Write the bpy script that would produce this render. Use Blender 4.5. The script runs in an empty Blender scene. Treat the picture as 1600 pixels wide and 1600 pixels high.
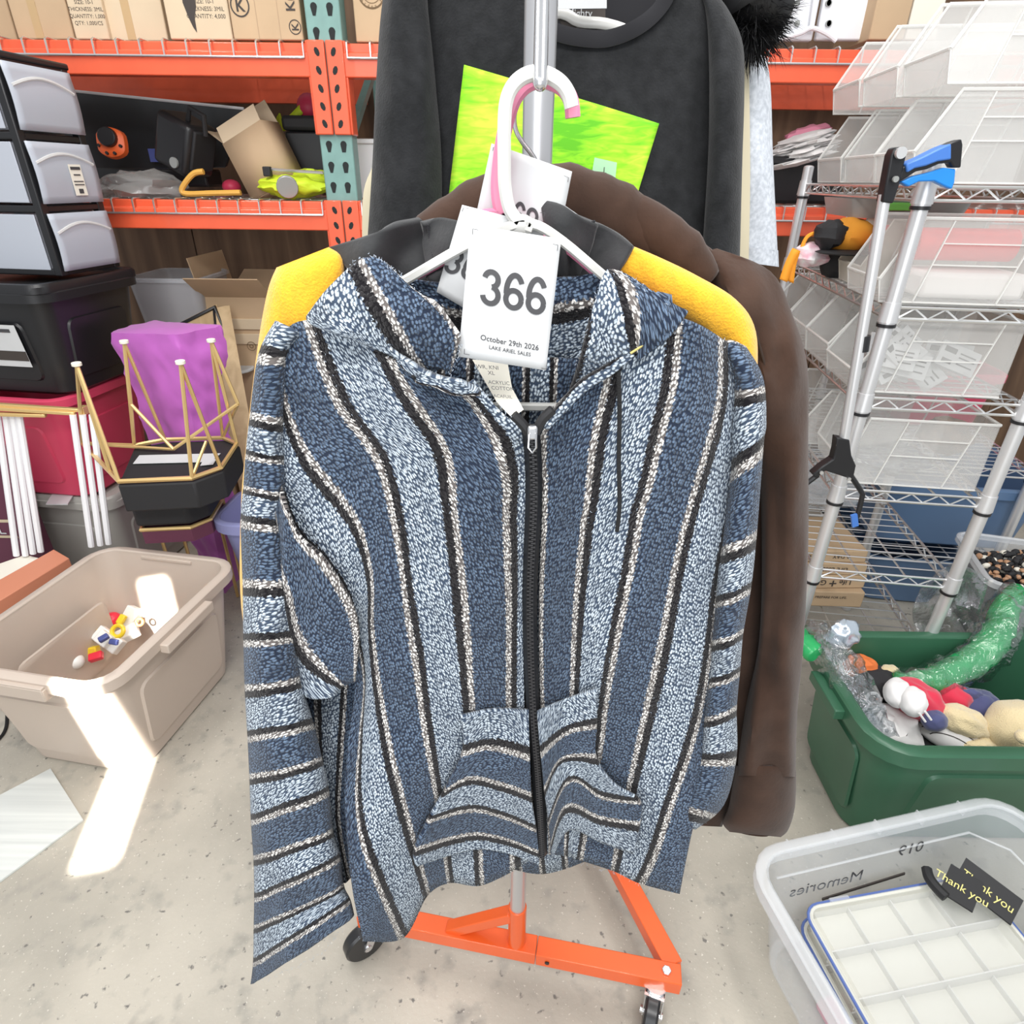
import bpy, bmesh, math, random
from mathutils import Vector, Matrix, noise
random.seed(7)
R = math.radians
SC = bpy.context.scene
COL = SC.collection
# ---------------------------------------------------------------- camera
FPX, EYE = 965.0, 1.65
_down = Vector((-22 / FPX, -1790 / FPX, -1.0)).normalized()      # world down in camera axes
_up = -_down
_fw = Vector((0, 0, -1)); _yw = (_fw - _fw.dot(_up) * _up).normalized(); _xw = _yw.cross(_up)
ROT = Matrix((_xw, _yw, _up))                                     # camera axes -> world axes
cam_d = bpy.data.cameras.new('camera'); cam = bpy.data.objects.new('camera', cam_d); COL.objects.link(cam)
cam_d.sensor_width = 36; cam_d.lens = 36 * FPX / 1600; cam_d.clip_start = .01; cam_d.clip_end = 60
cam.matrix_world = Matrix.Translation((0, 0, EYE)) @ ROT.to_4x4()
SC.camera = cam
# ---------------------------------------------------------------- light and exposure
SC.view_settings.view_transform = 'Standard'; SC.view_settings.look = 'None'
SC.view_settings.exposure = 0.2; SC.view_settings.gamma = 1; SC.view_settings.use_curve_mapping = False
SC.cycles.transparent_max_bounces = 24
W = bpy.data.worlds.new('world'); SC.world = W; W.use_nodes = True
W.node_tree.nodes['Background'].inputs[0].default_value = (.93, .97, 1, 1)
W.node_tree.nodes['Background'].inputs[1].default_value = .54
def area(name, loc, tgt, sx, sy, power, col=(1, 1, 1), spread=180):
    d = bpy.data.lights.new(name, 'AREA'); d.shape = 'RECTANGLE'; d.size = sx; d.size_y = sy; d.energy = power; d.color = col
    d.spread = R(spread)
    o = bpy.data.objects.new(name, d); COL.objects.link(o); o.location = loc
    o.rotation_euler = (Vector(tgt) - Vector(loc)).to_track_quat('-Z', 'Y').to_euler()
    return o
area('shop_light', (-1.2, 1.0, 3.3), (-1.2, 1.0, 0), .25, 2.4, 36, (1, .98, .95))
area('shop_light', (.9, .8, 3.6), (.9, .8, 0), .25, 2.4, 40, (1, .98, .95))
area('shop_light', (0, -.6, 3.0), (0, .9, .9), 2.2, .4, 42, (1, .98, .96))
area('door_daylight', (-.4, -2.6, 1.7), (0, 1, 1.0), 2.6, 2.2, 48, (.95, .98, 1))
_a, _b = Vector((-1.111, .972, 0)), Vector((-1.198, 1.346, 0))          # the streak on the floor runs from _a to _b
_h = (_b - _a).normalized(); SUN_DIR = (_h - Vector((0, 0, .78))).normalized()
_n = SUN_DIR.cross(Vector((_h.y, -_h.x, 0))).normalized(); _n = _n if _n.z > 0 else -_n
_c = _a + _n * .43
sl = area('sunbeam_through_door_gap', _c - SUN_DIR * 3.2, _c, .10, .80, 9, (1, .94, .84), 1.0)
# ---------------------------------------------------------------- pixel rays
def ray(px, py):
    return ROT @ Vector(((px - 800) / FPX, -(py - 800) / FPX, -1))
def pY(px, py, Y):
    d = ray(px, py); return Vector((0, 0, EYE)) + d * (Y / d.y)
def pZ(px, py, Z):
    d = ray(px, py); return Vector((0, 0, EYE)) + d * ((Z - EYE) / d.z)
def sm(a, b, x):
    t = max(0, min(1, (x - a) / (b - a))); return t * t * (3 - 2 * t)
def nz(x, y, z=0): return noise.noise(Vector((x, y, z)))
# ---------------------------------------------------------------- materials
def mat(name, col, rough=.5, metal=0, bump=0, bs=60, var=0, vs=6, alpha=1, coat=0, sheen=0, spec=.5, col2=None, trans=0, sss=0):
    m = bpy.data.materials.new(name); m.use_nodes = True
    N, L = m.node_tree.nodes, m.node_tree.links; b = N['Principled BSDF']
    b.inputs['Base Color'].default_value = (*col, 1); b.inputs['Roughness'].default_value = rough
    b.inputs['Metallic'].default_value = metal; b.inputs['Alpha'].default_value = alpha
    b.inputs['Specular IOR Level'].default_value = spec; b.inputs['Coat Weight'].default_value = coat
    b.inputs['Sheen Weight'].default_value = sheen; b.inputs['Transmission Weight'].default_value = trans
    if var or col2:
        tc = N.new('ShaderNodeTexCoord'); t = N.new('ShaderNodeTexNoise'); t.inputs['Scale'].default_value = vs; t.inputs['Detail'].default_value = 6
        L.new(tc.outputs['Object'], t.inputs['Vector'])
        mx = N.new('ShaderNodeMix'); mx.data_type = 'RGBA'
        c2 = col2 or tuple(c * (1 - var) for c in col)
        mx.inputs[6].default_value = (*col, 1); mx.inputs[7].default_value = (*c2, 1)
        r = N.new('ShaderNodeMapRange'); r.inputs[1].default_value = .35; r.inputs[2].default_value = .68
        L.new(t.outputs['Fac'], r.inputs[0]); L.new(r.outputs[0], mx.inputs[0]); L.new(mx.outputs[2], b.inputs['Base Color'])
    if bump:
        tc = N.new('ShaderNodeTexCoord'); t = N.new('ShaderNodeTexNoise'); t.inputs['Scale'].default_value = bs; t.inputs['Detail'].default_value = 4
        L.new(tc.outputs['Object'], t.inputs['Vector'])
        bp = N.new('ShaderNodeBump'); bp.inputs['Strength'].default_value = bump; bp.inputs['Distance'].default_value = .004
        L.new(t.outputs['Fac'], bp.inputs['Height']); L.new(bp.outputs['Normal'], b.inputs['Normal'])
    return m
def wood(name, c1, c2, sx=14, rough=.6, along='Z'):
    m = mat(name, c1, rough); N, L = m.node_tree.nodes, m.node_tree.links; b = N['Principled BSDF']
    tc = N.new('ShaderNodeTexCoord'); mp = N.new('ShaderNodeMapping')
    mp.inputs['Scale'].default_value = {'Z': (sx, sx, .8), 'X': (.8, sx, sx), 'Y': (sx, .8, sx)}[along]
    t = N.new('ShaderNodeTexNoise'); t.inputs['Scale'].default_value = 1; t.inputs['Detail'].default_value = 8; t.inputs['Distortion'].default_value = .7
    cr = N.new('ShaderNodeValToRGB'); cr.color_ramp.elements[0].position = .35; cr.color_ramp.elements[1].position = .66
    cr.color_ramp.elements[0].color = (*c1, 1); cr.color_ramp.elements[1].color = (*c2, 1)
    L.new(tc.outputs['Object'], mp.inputs[0]); L.new(mp.outputs[0], t.inputs['Vector']); L.new(t.outputs['Fac'], cr.inputs[0]); L.new(cr.outputs[0], b.inputs['Base Color'])
    return m
def concrete():
    m = mat('concrete', (.6, .58, .53), .55); N, L = m.node_tree.nodes, m.node_tree.links; b = N['Principled BSDF']
    tc = N.new('ShaderNodeTexCoord')
    def nt(s, d, lo, hi):
        t = N.new('ShaderNodeTexNoise'); t.inputs['Scale'].default_value = s; t.inputs['Detail'].default_value = d
        L.new(tc.outputs['Object'], t.inputs['Vector']); r = N.new('ShaderNodeMapRange'); r.inputs[1].default_value = lo; r.inputs[2].default_value = hi
        L.new(t.outputs['Fac'], r.inputs[0]); return r.outputs[0]
    def mix(f, a, bcol):
        x = N.new('ShaderNodeMix'); x.data_type = 'RGBA'; L.new(f, x.inputs[0])
        for k, v in ((6, a), (7, bcol)):
            if isinstance(v, tuple): x.inputs[k].default_value = (*v, 1)
            else: L.new(v, x.inputs[k])
        return x.outputs[2]
    c = mix(nt(3.5, 8, .35, .65), (.53, .49, .415), (.395, .367, .312))
    c = mix(nt(16, 6, .56, .78), c, (.31, .295, .26))
    c = mix(nt(48, 3, .66, .73), c, (.17, .16, .145))
    c = mix(nt(130, 2, .66, .72), c, (.62, .59, .52))
    L.new(c, b.inputs['Base Color'])
    t = N.new('ShaderNodeTexNoise'); t.inputs['Scale'].default_value = 90; L.new(tc.outputs['Object'], t.inputs['Vector'])
    bp = N.new('ShaderNodeBump'); bp.inputs['Strength'].default_value = .25; bp.inputs['Distance'].default_value = .003
    L.new(t.outputs['Fac'], bp.inputs['Height']); L.new(bp.outputs['Normal'], b.inputs['Normal'])
    return m
def film(name, gloss=.2, rough=.08, tint=(.96, .98, 1), bs=60):
    m = bpy.data.materials.new(name); m.use_nodes = True; N, L = m.node_tree.nodes, m.node_tree.links
    N.remove(N['Principled BSDF']); o = N['Material Output']
    tr = N.new('ShaderNodeBsdfTransparent'); tr.inputs[0].default_value = (*tint, 1); gl = N.new('ShaderNodeBsdfGlossy'); gl.inputs['Roughness'].default_value = rough
    lw = N.new('ShaderNodeLayerWeight'); lw.inputs[0].default_value = .35
    mr = N.new('ShaderNodeMapRange'); mr.inputs[3].default_value = gloss * .5; mr.inputs[4].default_value = min(.95, gloss * 2.4)
    tc = N.new('ShaderNodeTexCoord'); t = N.new('ShaderNodeTexNoise'); t.inputs['Scale'].default_value = bs; t.inputs['Detail'].default_value = 3; L.new(tc.outputs['Object'], t.inputs['Vector'])
    bp = N.new('ShaderNodeBump'); bp.inputs['Strength'].default_value = 1; bp.inputs['Distance'].default_value = .01; L.new(t.outputs['Fac'], bp.inputs['Height'])
    L.new(bp.outputs['Normal'], gl.inputs['Normal']); L.new(bp.outputs['Normal'], lw.inputs['Normal']); L.new(lw.outputs['Facing'], mr.inputs[0])
    mx = N.new('ShaderNodeMixShader'); L.new(mr.outputs[0], mx.inputs[0]); L.new(tr.outputs[0], mx.inputs[1]); L.new(gl.outputs[0], mx.inputs[2]); L.new(mx.outputs[0], o.inputs[0])
    return m
def baja():
    # striped slub-yarn blanket cloth: uv.x counts stripes, uv.y is metres along the yarn
    m = mat('baja_weave', (.2, .3, .4), .95, spec=.1, sheen=.15); N, L = m.node_tree.nodes, m.node_tree.links; b = N['Principled BSDF']
    uv = N.new('ShaderNodeUVMap'); sp = N.new('ShaderNodeSeparateXYZ'); L.new(uv.outputs[0], sp.inputs[0])
    def ma(op, a, bb=None, c=None):
        n = N.new('ShaderNodeMath'); n.operation = op
        for i, v in enumerate((a, bb, c)):
            if v is None: continue
            if isinstance(v, (int, float)): n.inputs[i].default_value = v
            else: L.new(v, n.inputs[i])
        return n.outputs[0]
    wv = N.new('ShaderNodeUVMap'); wv.uv_map = 'weave'
    wob = N.new('ShaderNodeTexNoise'); wob.inputs['Scale'].default_value = 330; wob.inputs['Detail'].default_value = 2
    L.new(wv.outputs[0], wob.inputs['Vector'])
    ws = N.new('ShaderNodeSeparateColor'); L.new(wob.outputs['Color'], ws.inputs[0])
    w0 = ma('SUBTRACT', ws.outputs[0], .5); w1 = ma('SUBTRACT', ws.outputs[1], .5)
    # stripe lookup, edge frayed by the yarn wobble
    su = ma('FRACT', ma('MULTIPLY', ma('ADD', sp.outputs[0], ma('MULTIPLY', w0, .16)), .5))
    BL, WH, NV, LT = range(4)
    stops = [(0, WH), (.066, NV), (.434, WH), (.5, BL), (.578, LT), (.922, BL)]
    hi = {BL: (.030, .028, .030), WH: (.95, .92, .88), NV: (.135, .195, .290), LT: (.68, .78, .88)}
    lo = {BL: (.009, .008, .010), WH: (.13, .115, .11), NV: (.018, .027, .050), LT: (.048, .070, .112)}
    def ramp(tab):
        r = N.new('ShaderNodeValToRGB'); r.color_ramp.interpolation = 'CONSTANT'; e = r.color_ramp.elements
        e[0].position, e[0].color = 0, (*tab[WH], 1); e[1].position, e[1].color = stops[1][0], (*tab[NV], 1)
        for p, k in stops[2:]:
            q = e.new(p); q.color = (*tab[k], 1)
        L.new(su, r.inputs[0]); return r.outputs[0]
    ws2 = N.new('ShaderNodeSeparateXYZ'); L.new(wv.outputs[0], ws2.inputs[0])
    v2 = N.new('ShaderNodeCombineXYZ')
    L.new(ma('MULTIPLY', ma('ADD', ma('ADD', ws2.outputs[0], ma('MULTIPLY', ws2.outputs[1], .18)), ma('MULTIPLY', w0, .0022)), 1 / .0031), v2.inputs[0])
    L.new(ma('MULTIPLY', ma('ADD', ws2.outputs[1], ma('MULTIPLY', w1, .0030)), 1 / .0045), v2.inputs[1])
    vo = N.new('ShaderNodeTexVoronoi'); vo.voronoi_dimensions = '2D'; vo.inputs['Scale'].default_value = 1; vo.inputs['Randomness'].default_value = .72
    L.new(v2.outputs[0], vo.inputs['Vector'])
    mk = N.new('ShaderNodeMapRange'); mk.interpolation_type = 'SMOOTHSTEP'
    for k, v in ((1, .54), (2, .28), (3, 0), (4, 1)): mk.inputs[k].default_value = v
    L.new(vo.outputs['Distance'], mk.inputs[0])
    cs = N.new('ShaderNodeSeparateColor'); L.new(vo.outputs['Color'], cs.inputs[0])
    big = N.new('ShaderNodeTexNoise'); big.inputs['Scale'].default_value = 26; big.inputs['Detail'].default_value = 3; L.new(wv.outputs[0], big.inputs['Vector'])
    f = ma('MULTIPLY', mk.outputs[0], ma('ADD', ma('MULTIPLY', cs.outputs[0], .62), ma('MULTIPLY', big.outputs['Fac'], .82)))
    mx = N.new('ShaderNodeMix'); mx.data_type = 'RGBA'; L.new(f, mx.inputs[0]); L.new(ramp(lo), mx.inputs[6]); L.new(ramp(hi), mx.inputs[7])
    L.new(mx.outputs[2], b.inputs['Base Color'])
    bp = N.new('ShaderNodeBump'); bp.inputs['Strength'].default_value = .8; bp.inputs['Distance'].default_value = .0022
    L.new(ma('ADD', mk.outputs[0], ma('MULTIPLY', ws.outputs[2], .6)), bp.inputs['Height']); L.new(bp.outputs['Normal'], b.inputs['Normal'])
    return m
M = dict(
 concrete=concrete(), baja=baja(),
 wallwood=wood('wall_panelling', (.10, .052, .027), (.23, .135, .075), 9),
 orange=mat('orange_paint', (.88, .125, .020), .35, coat=.3, var=.08, vs=9),
 rackorange=mat('rack_orange_paint', (.86, .125, .050), .38, coat=.3, var=.12, vs=9),
 teal=mat('teal_paint', (.20, .36, .33), .45, var=.15, vs=18),
 hole=mat('hole_dark', (.012, .016, .016), .8),
 zinc=mat('zinc_wire', (.72, .72, .72), .3, .85), chrome=mat('chrome', (.72, .72, .74), .22, .9),
 tube=mat('grey_tube', (.62, .62, .64), .32, .75), darkwire=mat('dull_wire', (.30, .28, .27), .4, .7),
 card=mat('cardboard', (.56, .40, .25), .85, var=.10, vs=5, bump=.06, bs=120), card2=mat('cardboard_pale', (.66, .53, .37), .85, var=.08, vs=5),
 cardin=mat('cardboard_inside', (.44, .31, .20), .9), tape=mat('tan_tape', (.52, .36, .19), .35), ink=mat('ink', (.05, .04, .035), .7),
 inkpale=mat('print_pale', (.62, .52, .36), .8), inkgrey=mat('grey_ink', (.055, .055, .06), .7), inkbrown=mat('ink_brown', (.16, .10, .05), .8),
 black=mat('black_plastic', (.012, .012, .014), .38, bump=.04, bs=200), blackm=mat('black_matte', (.016, .016, .018), .7),
 tray=mat('black_tray', (.02, .022, .026), .28), frost=mat('frosted_plastic', (.60, .63, .70), .35, alpha=.72), frostfront=mat('frosted_drawer', (.50, .53, .60), .35, alpha=.86),
 frost2=mat('frosted_shelf_bin', (.78, .775, .755), .3, alpha=.27), rim=mat('frosted_rim', (.86, .855, .83), .3, alpha=.6),
 clear=mat('clear_plastic', (.84, .88, .92), .18, alpha=.20), clearrim=mat('clear_plastic_rim', (.90, .92, .94), .2, alpha=.30),
 creambin=mat('cream_plastic', (.80, .76, .66), .35, alpha=.75),
 organizer=mat('organizer_plastic', (.93, .92, .84), .3, alpha=.62), blueseal=mat('blue_seal', (.10, .16, .42), .4),
 bag=film('plastic_bag', .22, .12), film=film('crinkled_film', .26, .07),
 foil=mat('foil', (.55, .62, .70), .2, .6),
 red=mat('red_tote', (.62, .055, .12), .42), redlight=mat('red_plastic', (.72, .05, .05), .35), grey=mat('grey_tote', (.42, .41, .38), .5),
 tan=mat('tan_tote', (.56, .47, .40), .42, var=.05, vs=3, spec=.4), violet=mat('violet_tote', (.33, .34, .60), .4, alpha=.9), blue=mat('blue_tote', (.11, .19, .33), .42),
 green=mat('green_tote', (.040, .135, .075), .35, var=.2, vs=4), paper=mat('paper', (.60, .61, .62), .75, var=.05, vs=14), paperwarm=mat('paper_warm', (.84, .80, .70), .8),
 gold=mat('gold_paint', (.78, .55, .24), .3, .55), whitetube=mat('white_tube', (.90, .90, .92), .35), hangerw=mat('white_hanger', (.62, .615, .59), .3, coat=.3),
 pink=mat('pink_hanger', (.74, .24, .38), .35), purple=mat('purple_cloth', (.50, .12, .50), .55, var=.12, vs=8, sheen=.3),
 board=wood('tan_board', (.46, .32, .17), (.60, .44, .25), 20), tile=wood('pale_tile', (.58, .60, .58), (.74, .76, .73), 30, .5, 'X'),
 orangebox=mat('terracotta_box', (.62, .24, .14), .6), brownbox=mat('brown_box', (.26, .15, .12), .6),
 sweat=mat('black_jersey', (.026, .027, .029), .95, spec=.1, var=.35, vs=60, bump=.3, bs=350, sheen=.12), sweatrib=mat('black_rib', (.024, .024, .027), .95, spec=.1, sheen=.2),
 yellow=mat('yellow_knit', (.86, .44, .015), .85, var=.15, vs=120, bump=.4, bs=420, sheen=.3), blackcloth=mat('black_fleece', (.024, .025, .027), .8, bump=.15, bs=200, sheen=.15),
 brown=mat('brown_suede', (.060, .033, .023), .9, spec=.15, var=.3, vs=22, sheen=.12, bump=.12, bs=160), brownin=mat('brown_inside', (.03, .018, .013), .9),
 beige=mat('beige_cloth', (.56, .50, .36), .9), greysw=mat('grey_marl', (.42, .45, .50), .95, col2=(.60, .63, .68), vs=160), fur=mat('black_fur', (.008, .008, .009), .5),
 zip=mat('zip_black', (.014, .014, .016), .5), zipmetal=mat('zip_teeth', (.05, .05, .055), .35, .3), cord=mat('black_cord', (.012, .012, .013), .9, bump=.5, bs=700),
 yarn=mat('yarn_fuzz', (.42, .48, .57), .95), stitch=mat('gold_stitch', (.60, .50, .18), .8),
 hivis=mat('hi_vis', (.62, .80, .03), .6), orangetool=mat('orange_plastic', (.88, .14, .03), .4), hose=mat('amber_hose', (.72, .40, .08), .4),
 yellowdot=mat('yellow_plastic', (.85, .60, .03), .4), hotpink=mat('red_ball', (.62, .04, .10), .5), lead=mat('grey_buckle', (.36, .37, .36), .4, .4),
 greytube=mat('aluminium_tube', (.72, .72, .73), .35, .6), blueg=mat('blue_grip', (.06, .19, .58), .45), blueb=mat('blue_trigger', (.02, .25, .78), .35),
 wheel=mat('caster_rubber', (.018, .018, .02), .3), whitepanel=mat('white_panel', (.82, .84, .88), .4), orangecloth=mat('orange_cloth', (.80, .32, .03), .8),
 floral=mat('floral_cloth', (.82, .80, .80), .9, col2=(.75, .42, .50), vs=38), strap=mat('orange_strap', (.88, .33, .02), .7),
 plushwhite=mat('plush_white', (.82, .80, .79), .95, sheen=.5), plushred=mat('plush_red', (.66, .03, .07), .95, sheen=.4), plushnavy=mat('plush_navy', (.075, .085, .20), .9, sheen=.4),
 plushcream=mat('plush_cream', (.78, .64, .38), .95, sheen=.6, bump=.8, bs=320), plushblack=mat('plush_black', (.03, .03, .033), .95), greenfilm=mat('green_inflatable', (.03, .42, .13), .25, var=.3, vs=14),
 plushorange=mat('plush_orange', (.80, .20, .05), .8), beads=mat('brown_beads', (.10, .05, .035), .4, col2=(.60, .34, .20), vs=60), clearlid=mat('clear_lid', (.9, .92, .92), .15, alpha=.10, spec=.6), beadtan=mat('bead_tan', (.46, .26, .15), .4), ribbon=mat('black_ribbon', (.012, .012, .014), .6), yellowink=mat('yellow_ink', (.80, .72, .25), .6),
 pinkbin=mat('pink_plastic', (.72, .25, .36), .5), cyan=mat('cyan_print', (.02, .38, .66), .5), lime=None, toyred=mat('toy_red', (.80, .03, .06), .3), toyblue=mat('toy_blue', (.03, .25, .62), .3),
 toyyellow=mat('toy_yellow', (.88, .62, .03), .3), toygreen=mat('toy_green', (.04, .32, .10), .3), toywhite=mat('toy_white', (.86, .85, .82), .35), toynavy=mat('toy_navy', (.07, .09, .28), .35), maroon=mat('maroon', (.12, .03, .06), .6),
)
def furprint():
    m = mat('lime_print', (.36, .80, .03), .8); N, L = m.node_tree.nodes, m.node_tree.links; b = N['Principled BSDF']
    tc = N.new('ShaderNodeTexCoord'); mp = N.new('ShaderNodeMapping'); mp.inputs['Rotation'].default_value = (0, R(24), 0); mp.inputs['Scale'].default_value = (26, 10, 120)
    t = N.new('ShaderNodeTexNoise'); t.inputs['Scale'].default_value = 1; t.inputs['Detail'].default_value = 5; t.inputs['Distortion'].default_value = 1.2
    t2 = N.new('ShaderNodeTexNoise'); t2.inputs['Scale'].default_value = 9; t2.inputs['Detail'].default_value = 2
    L.new(tc.outputs['Object'], mp.inputs[0]); L.new(mp.outputs[0], t.inputs['Vector']); L.new(tc.outputs['Object'], t2.inputs['Vector'])
    a = N.new('ShaderNodeMath'); a.operation = 'MULTIPLY_ADD'; a.inputs[1].default_value = .55; L.new(t2.outputs['Fac'], a.inputs[0]); 
    h = N.new('ShaderNodeMath'); h.operation = 'MULTIPLY'; h.inputs[1].default_value = .5; L.new(t.outputs['Fac'], h.inputs[0]); L.new(h.outputs[0], a.inputs[2])
    c = N.new('ShaderNodeValToRGB'); e = c.color_ramp.elements; e[0].position, e[0].color = .38, (.12, .50, .012, 1); e[1].position, e[1].color = .66, (.62, .86, .06, 1)
    q = e.new(.5); q.color = (.30, .76, .02, 1); L.new(a.outputs[0], c.inputs[0]); L.new(c.outputs[0], b.inputs['Base Color']); return m
M['lime'] = furprint()
# ---------------------------------------------------------------- mesh helpers
ORG = {}
def V3(p): return Vector(p)
class MB:
    def __init__(s): s.v = []; s.f = []; s.t = []; s.t2 = []; s.uvd = False
    def add(s, vs, fs, uv=None, uv2=None):
        n = len(s.v); s.v += [Vector(p) for p in vs]; s.f += [tuple(i + n for i in f) for f in fs]
        s.t += uv if uv else [(0, 0)] * len(vs)
        s.t2 += uv2 if uv2 else [(0, 0)] * len(vs)
        if uv: s.uvd = True
        return s
    def xf(s, m): s.v = [m @ p for p in s.v]; return s
    def hexa(s, b, t):                       # 4 bottom points ccw, 4 top points
        return s.add(list(b) + list(t), [(3, 2, 1, 0), (4, 5, 6, 7), (0, 1, 5, 4), (1, 2, 6, 5), (2, 3, 7, 6), (3, 0, 4, 7)])
    def box(s, c, d, m=None):
        x, y, z = (k / 2 for k in d); c = Vector(c)
        P = [Vector(p) for p in ((-x, -y, -z), (x, -y, -z), (x, y, -z), (-x, y, -z), (-x, -y, z), (x, -y, z), (x, y, z), (-x, y, z))]
        P = [(m @ p if m else p) + c for p in P]
        return s.hexa(P[:4], P[4:])
    def bar(s, a, b, w, h, up=(0, 0, 1)):
        a, b = Vector(a), Vector(b); d = (b - a).normalized(); r = d.cross(Vector(up)).normalized(); u = r.cross(d)
        q = [-r * w / 2 - u * h / 2, r * w / 2 - u * h / 2, r * w / 2 + u * h / 2, -r * w / 2 + u * h / 2]
        return s.hexa([a + k for k in q], [b + k for k in q])
    def tube(s, path, r, n=8, closed=False):
        P = [Vector(p) for p in path]; m = len(P); rs = r if isinstance(r, (list, tuple)) else [r] * m
        t0 = (P[1] - P[0]).normalized(); u = t0.orthogonal().normalized(); loops = []
        for i in range(m):
            if closed: t = P[(i + 1) % m] - P[i - 1]
            else: t = P[min(i + 1, m - 1)] - P[max(i - 1, 0)]
            t.normalize(); u = (u - u.dot(t) * t); u = u.normalized() if u.length > 1e-6 else t.orthogonal().normalized(); w = t.cross(u)
            loops.append([P[i] + (u * math.cos(2 * math.pi * k / n) + w * math.sin(2 * math.pi * k / n)) * rs[i] for k in range(n)])
        return s.loft(loops, wrap=closed, caps=not closed)
    def loft(s, loops, wrap=False, caps=True):
        n = len(loops[0]); m = len(loops); fs = []
        for i in range(m if wrap else m - 1):
            a, b = i * n, ((i + 1) % m) * n
            fs += [(a + k, a + (k + 1) % n, b + (k + 1) % n, b + k) for k in range(n)]
        if caps and not wrap: fs += [tuple(range(n - 1, -1, -1)), tuple((m - 1) * n + k for k in range(n))]
        return s.add([p for l in loops for p in l], fs)
    def grid(s, P, UV=None, UV2=None):
        m, n = len(P), len(P[0])
        return s.add([p for r in P for p in r], [(i * n + j, i * n + j + 1, (i + 1) * n + j + 1, (i + 1) * n + j) for i in range(m - 1) for j in range(n - 1)], [q for r in UV for q in r] if UV else None, [q for r in UV2 for q in r] if UV2 else None)
    def ell(s, c, rx, ry, rz, nu=14, nv=9, m=None, bump=0, seed=0):
        c = Vector(c); rows = []
        for i in range(nv + 1):
            th = math.pi * i / nv; row = []
            for k in range(nu):
                a = 2 * math.pi * k / nu; d = Vector((math.sin(th) * math.cos(a), math.sin(th) * math.sin(a), math.cos(th)))
                f = 1 + bump * nz(d.x * 2 + seed, d.y * 2, d.z * 2) if bump else 1
                p = Vector((d.x * rx * f, d.y * ry * f, d.z * rz * f)); row.append((m @ p if m else p) + c)
            rows.append(row)
        return s.loft(rows, caps=False)
    def prism(s, poly, d):                   # polygon of 3-D points pushed along d
        n = len(poly); A = [Vector(p) for p in poly]; B = [p + Vector(d) for p in A]
        return s.add(A + B, [tuple(range(n - 1, -1, -1)), tuple(range(n, 2 * n))] + [(k, (k + 1) % n, n + (k + 1) % n, n + k) for k in range(n)])
    def cyl(s, a, b, r, n=16, r2=None): return s.tube([a, b], [r, r if r2 is None else r2], n)
    def build(s, name, m, parent=None, ang=38, bev=0, sol=0, sub=0, bseg=2, off=1, flip=True):
        if parent is None:
            lo = Vector([min(p[i] for p in s.v) for i in range(3)]); hi = Vector([max(p[i] for p in s.v) for i in range(3)])
            org = Vector(((lo.x + hi.x) / 2, (lo.y + hi.y) / 2, lo.z))
        else: org = ORG[parent.name]
        me = bpy.data.meshes.new(name); me.from_pydata([p - org for p in s.v], [], s.f)
        if s.uvd:
            ul = me.uv_layers.new(name='UVMap'); vi = [0] * len(me.loops); me.loops.foreach_get('vertex_index', vi)
            ul.data.foreach_set('uv', [c for i in vi for c in s.t[i]])
            ul = me.uv_layers.new(name='weave'); ul.data.foreach_set('uv', [c for i in vi for c in s.t2[i]])
        if flip:
            bm = bmesh.new(); bm.from_mesh(me); bmesh.ops.recalc_face_normals(bm, faces=bm.faces); bm.to_mesh(me); bm.free()
        me.polygons.foreach_set('use_smooth', [True] * len(me.polygons)); me.set_sharp_from_angle(angle=R(ang))
        me.materials.append(M[m] if isinstance(m, str) else m)
        o = bpy.data.objects.new(name, me); COL.objects.link(o)
        if parent is None: o.location = org
        else: o.parent = parent
        ORG[o.name] = org
        if bev: k = o.modifiers.new('bevel', 'BEVEL'); k.width = bev; k.segments = bseg; k.limit_method = 'ANGLE'; k.angle_limit = R(40)
        if sol: k = o.modifiers.new('solid', 'SOLIDIFY'); k.thickness = sol; k.offset = off
        if sub: k = o.modifiers.new('sub', 'SUBSURF'); k.levels = sub; k.render_levels = sub
        return o
def tag(o, label, cat, group=None):
    o['label'] = label; o['category'] = cat
    if group: o['group'] = group
    return o
def thing(name, label, cat, loc=(0, 0, 0), group=None):
    o = bpy.data.objects.new(name, None); COL.objects.link(o); o.location = loc; o.empty_display_size = .05
    ORG[o.name] = Vector(loc); return tag(o, label, cat, group)
def struct(o): o['kind'] = 'structure'; return o
def stuff(o): o['kind'] = 'stuff'; return o
def lab(o, l): o['label'] = l; return o
def TR(loc, yaw=0): return Matrix.Translation(Vector(loc)) @ Matrix.Rotation(R(yaw), 4, 'Z')
_tc = {}
def text(s, org, ex, ey, size, m, parent, name='lettering', align='CENTER', bold=0, lift=.0006, bend=None):
    """flat printed text: org = middle of the line's baseline, ex / ey = right and up directions on the surface"""
    key = (s, align, bold)
    if key not in _tc:
        c = bpy.data.curves.new('t', 'FONT'); c.body = s; c.align_x = align; c.size = 1; c.offset = bold; c.resolution_u = 3
        o = bpy.data.objects.new('t', c); COL.objects.link(o); bpy.context.view_layer.update()
        me = bpy.data.meshes.new_from_object(o.evaluated_get(bpy.context.evaluated_depsgraph_get()))
        _tc[key] = ([v.co.copy() for v in me.vertices], [tuple(p.vertices) for p in me.polygons])
        bpy.data.objects.remove(o); bpy.data.meshes.remove(me)
    vs, fs = _tc[key]; ex, ey, org = Vector(ex), Vector(ey), Vector(org); n = ex.cross(ey).normalized()
    b = MB(); P = [org + ex * v.x * size + ey * v.y * size + n * lift for v in vs]
    if bend: P = [bend(p) for p in P]
    b.add(P, fs)
    return b.build(name, m, parent, flip=False)
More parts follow.
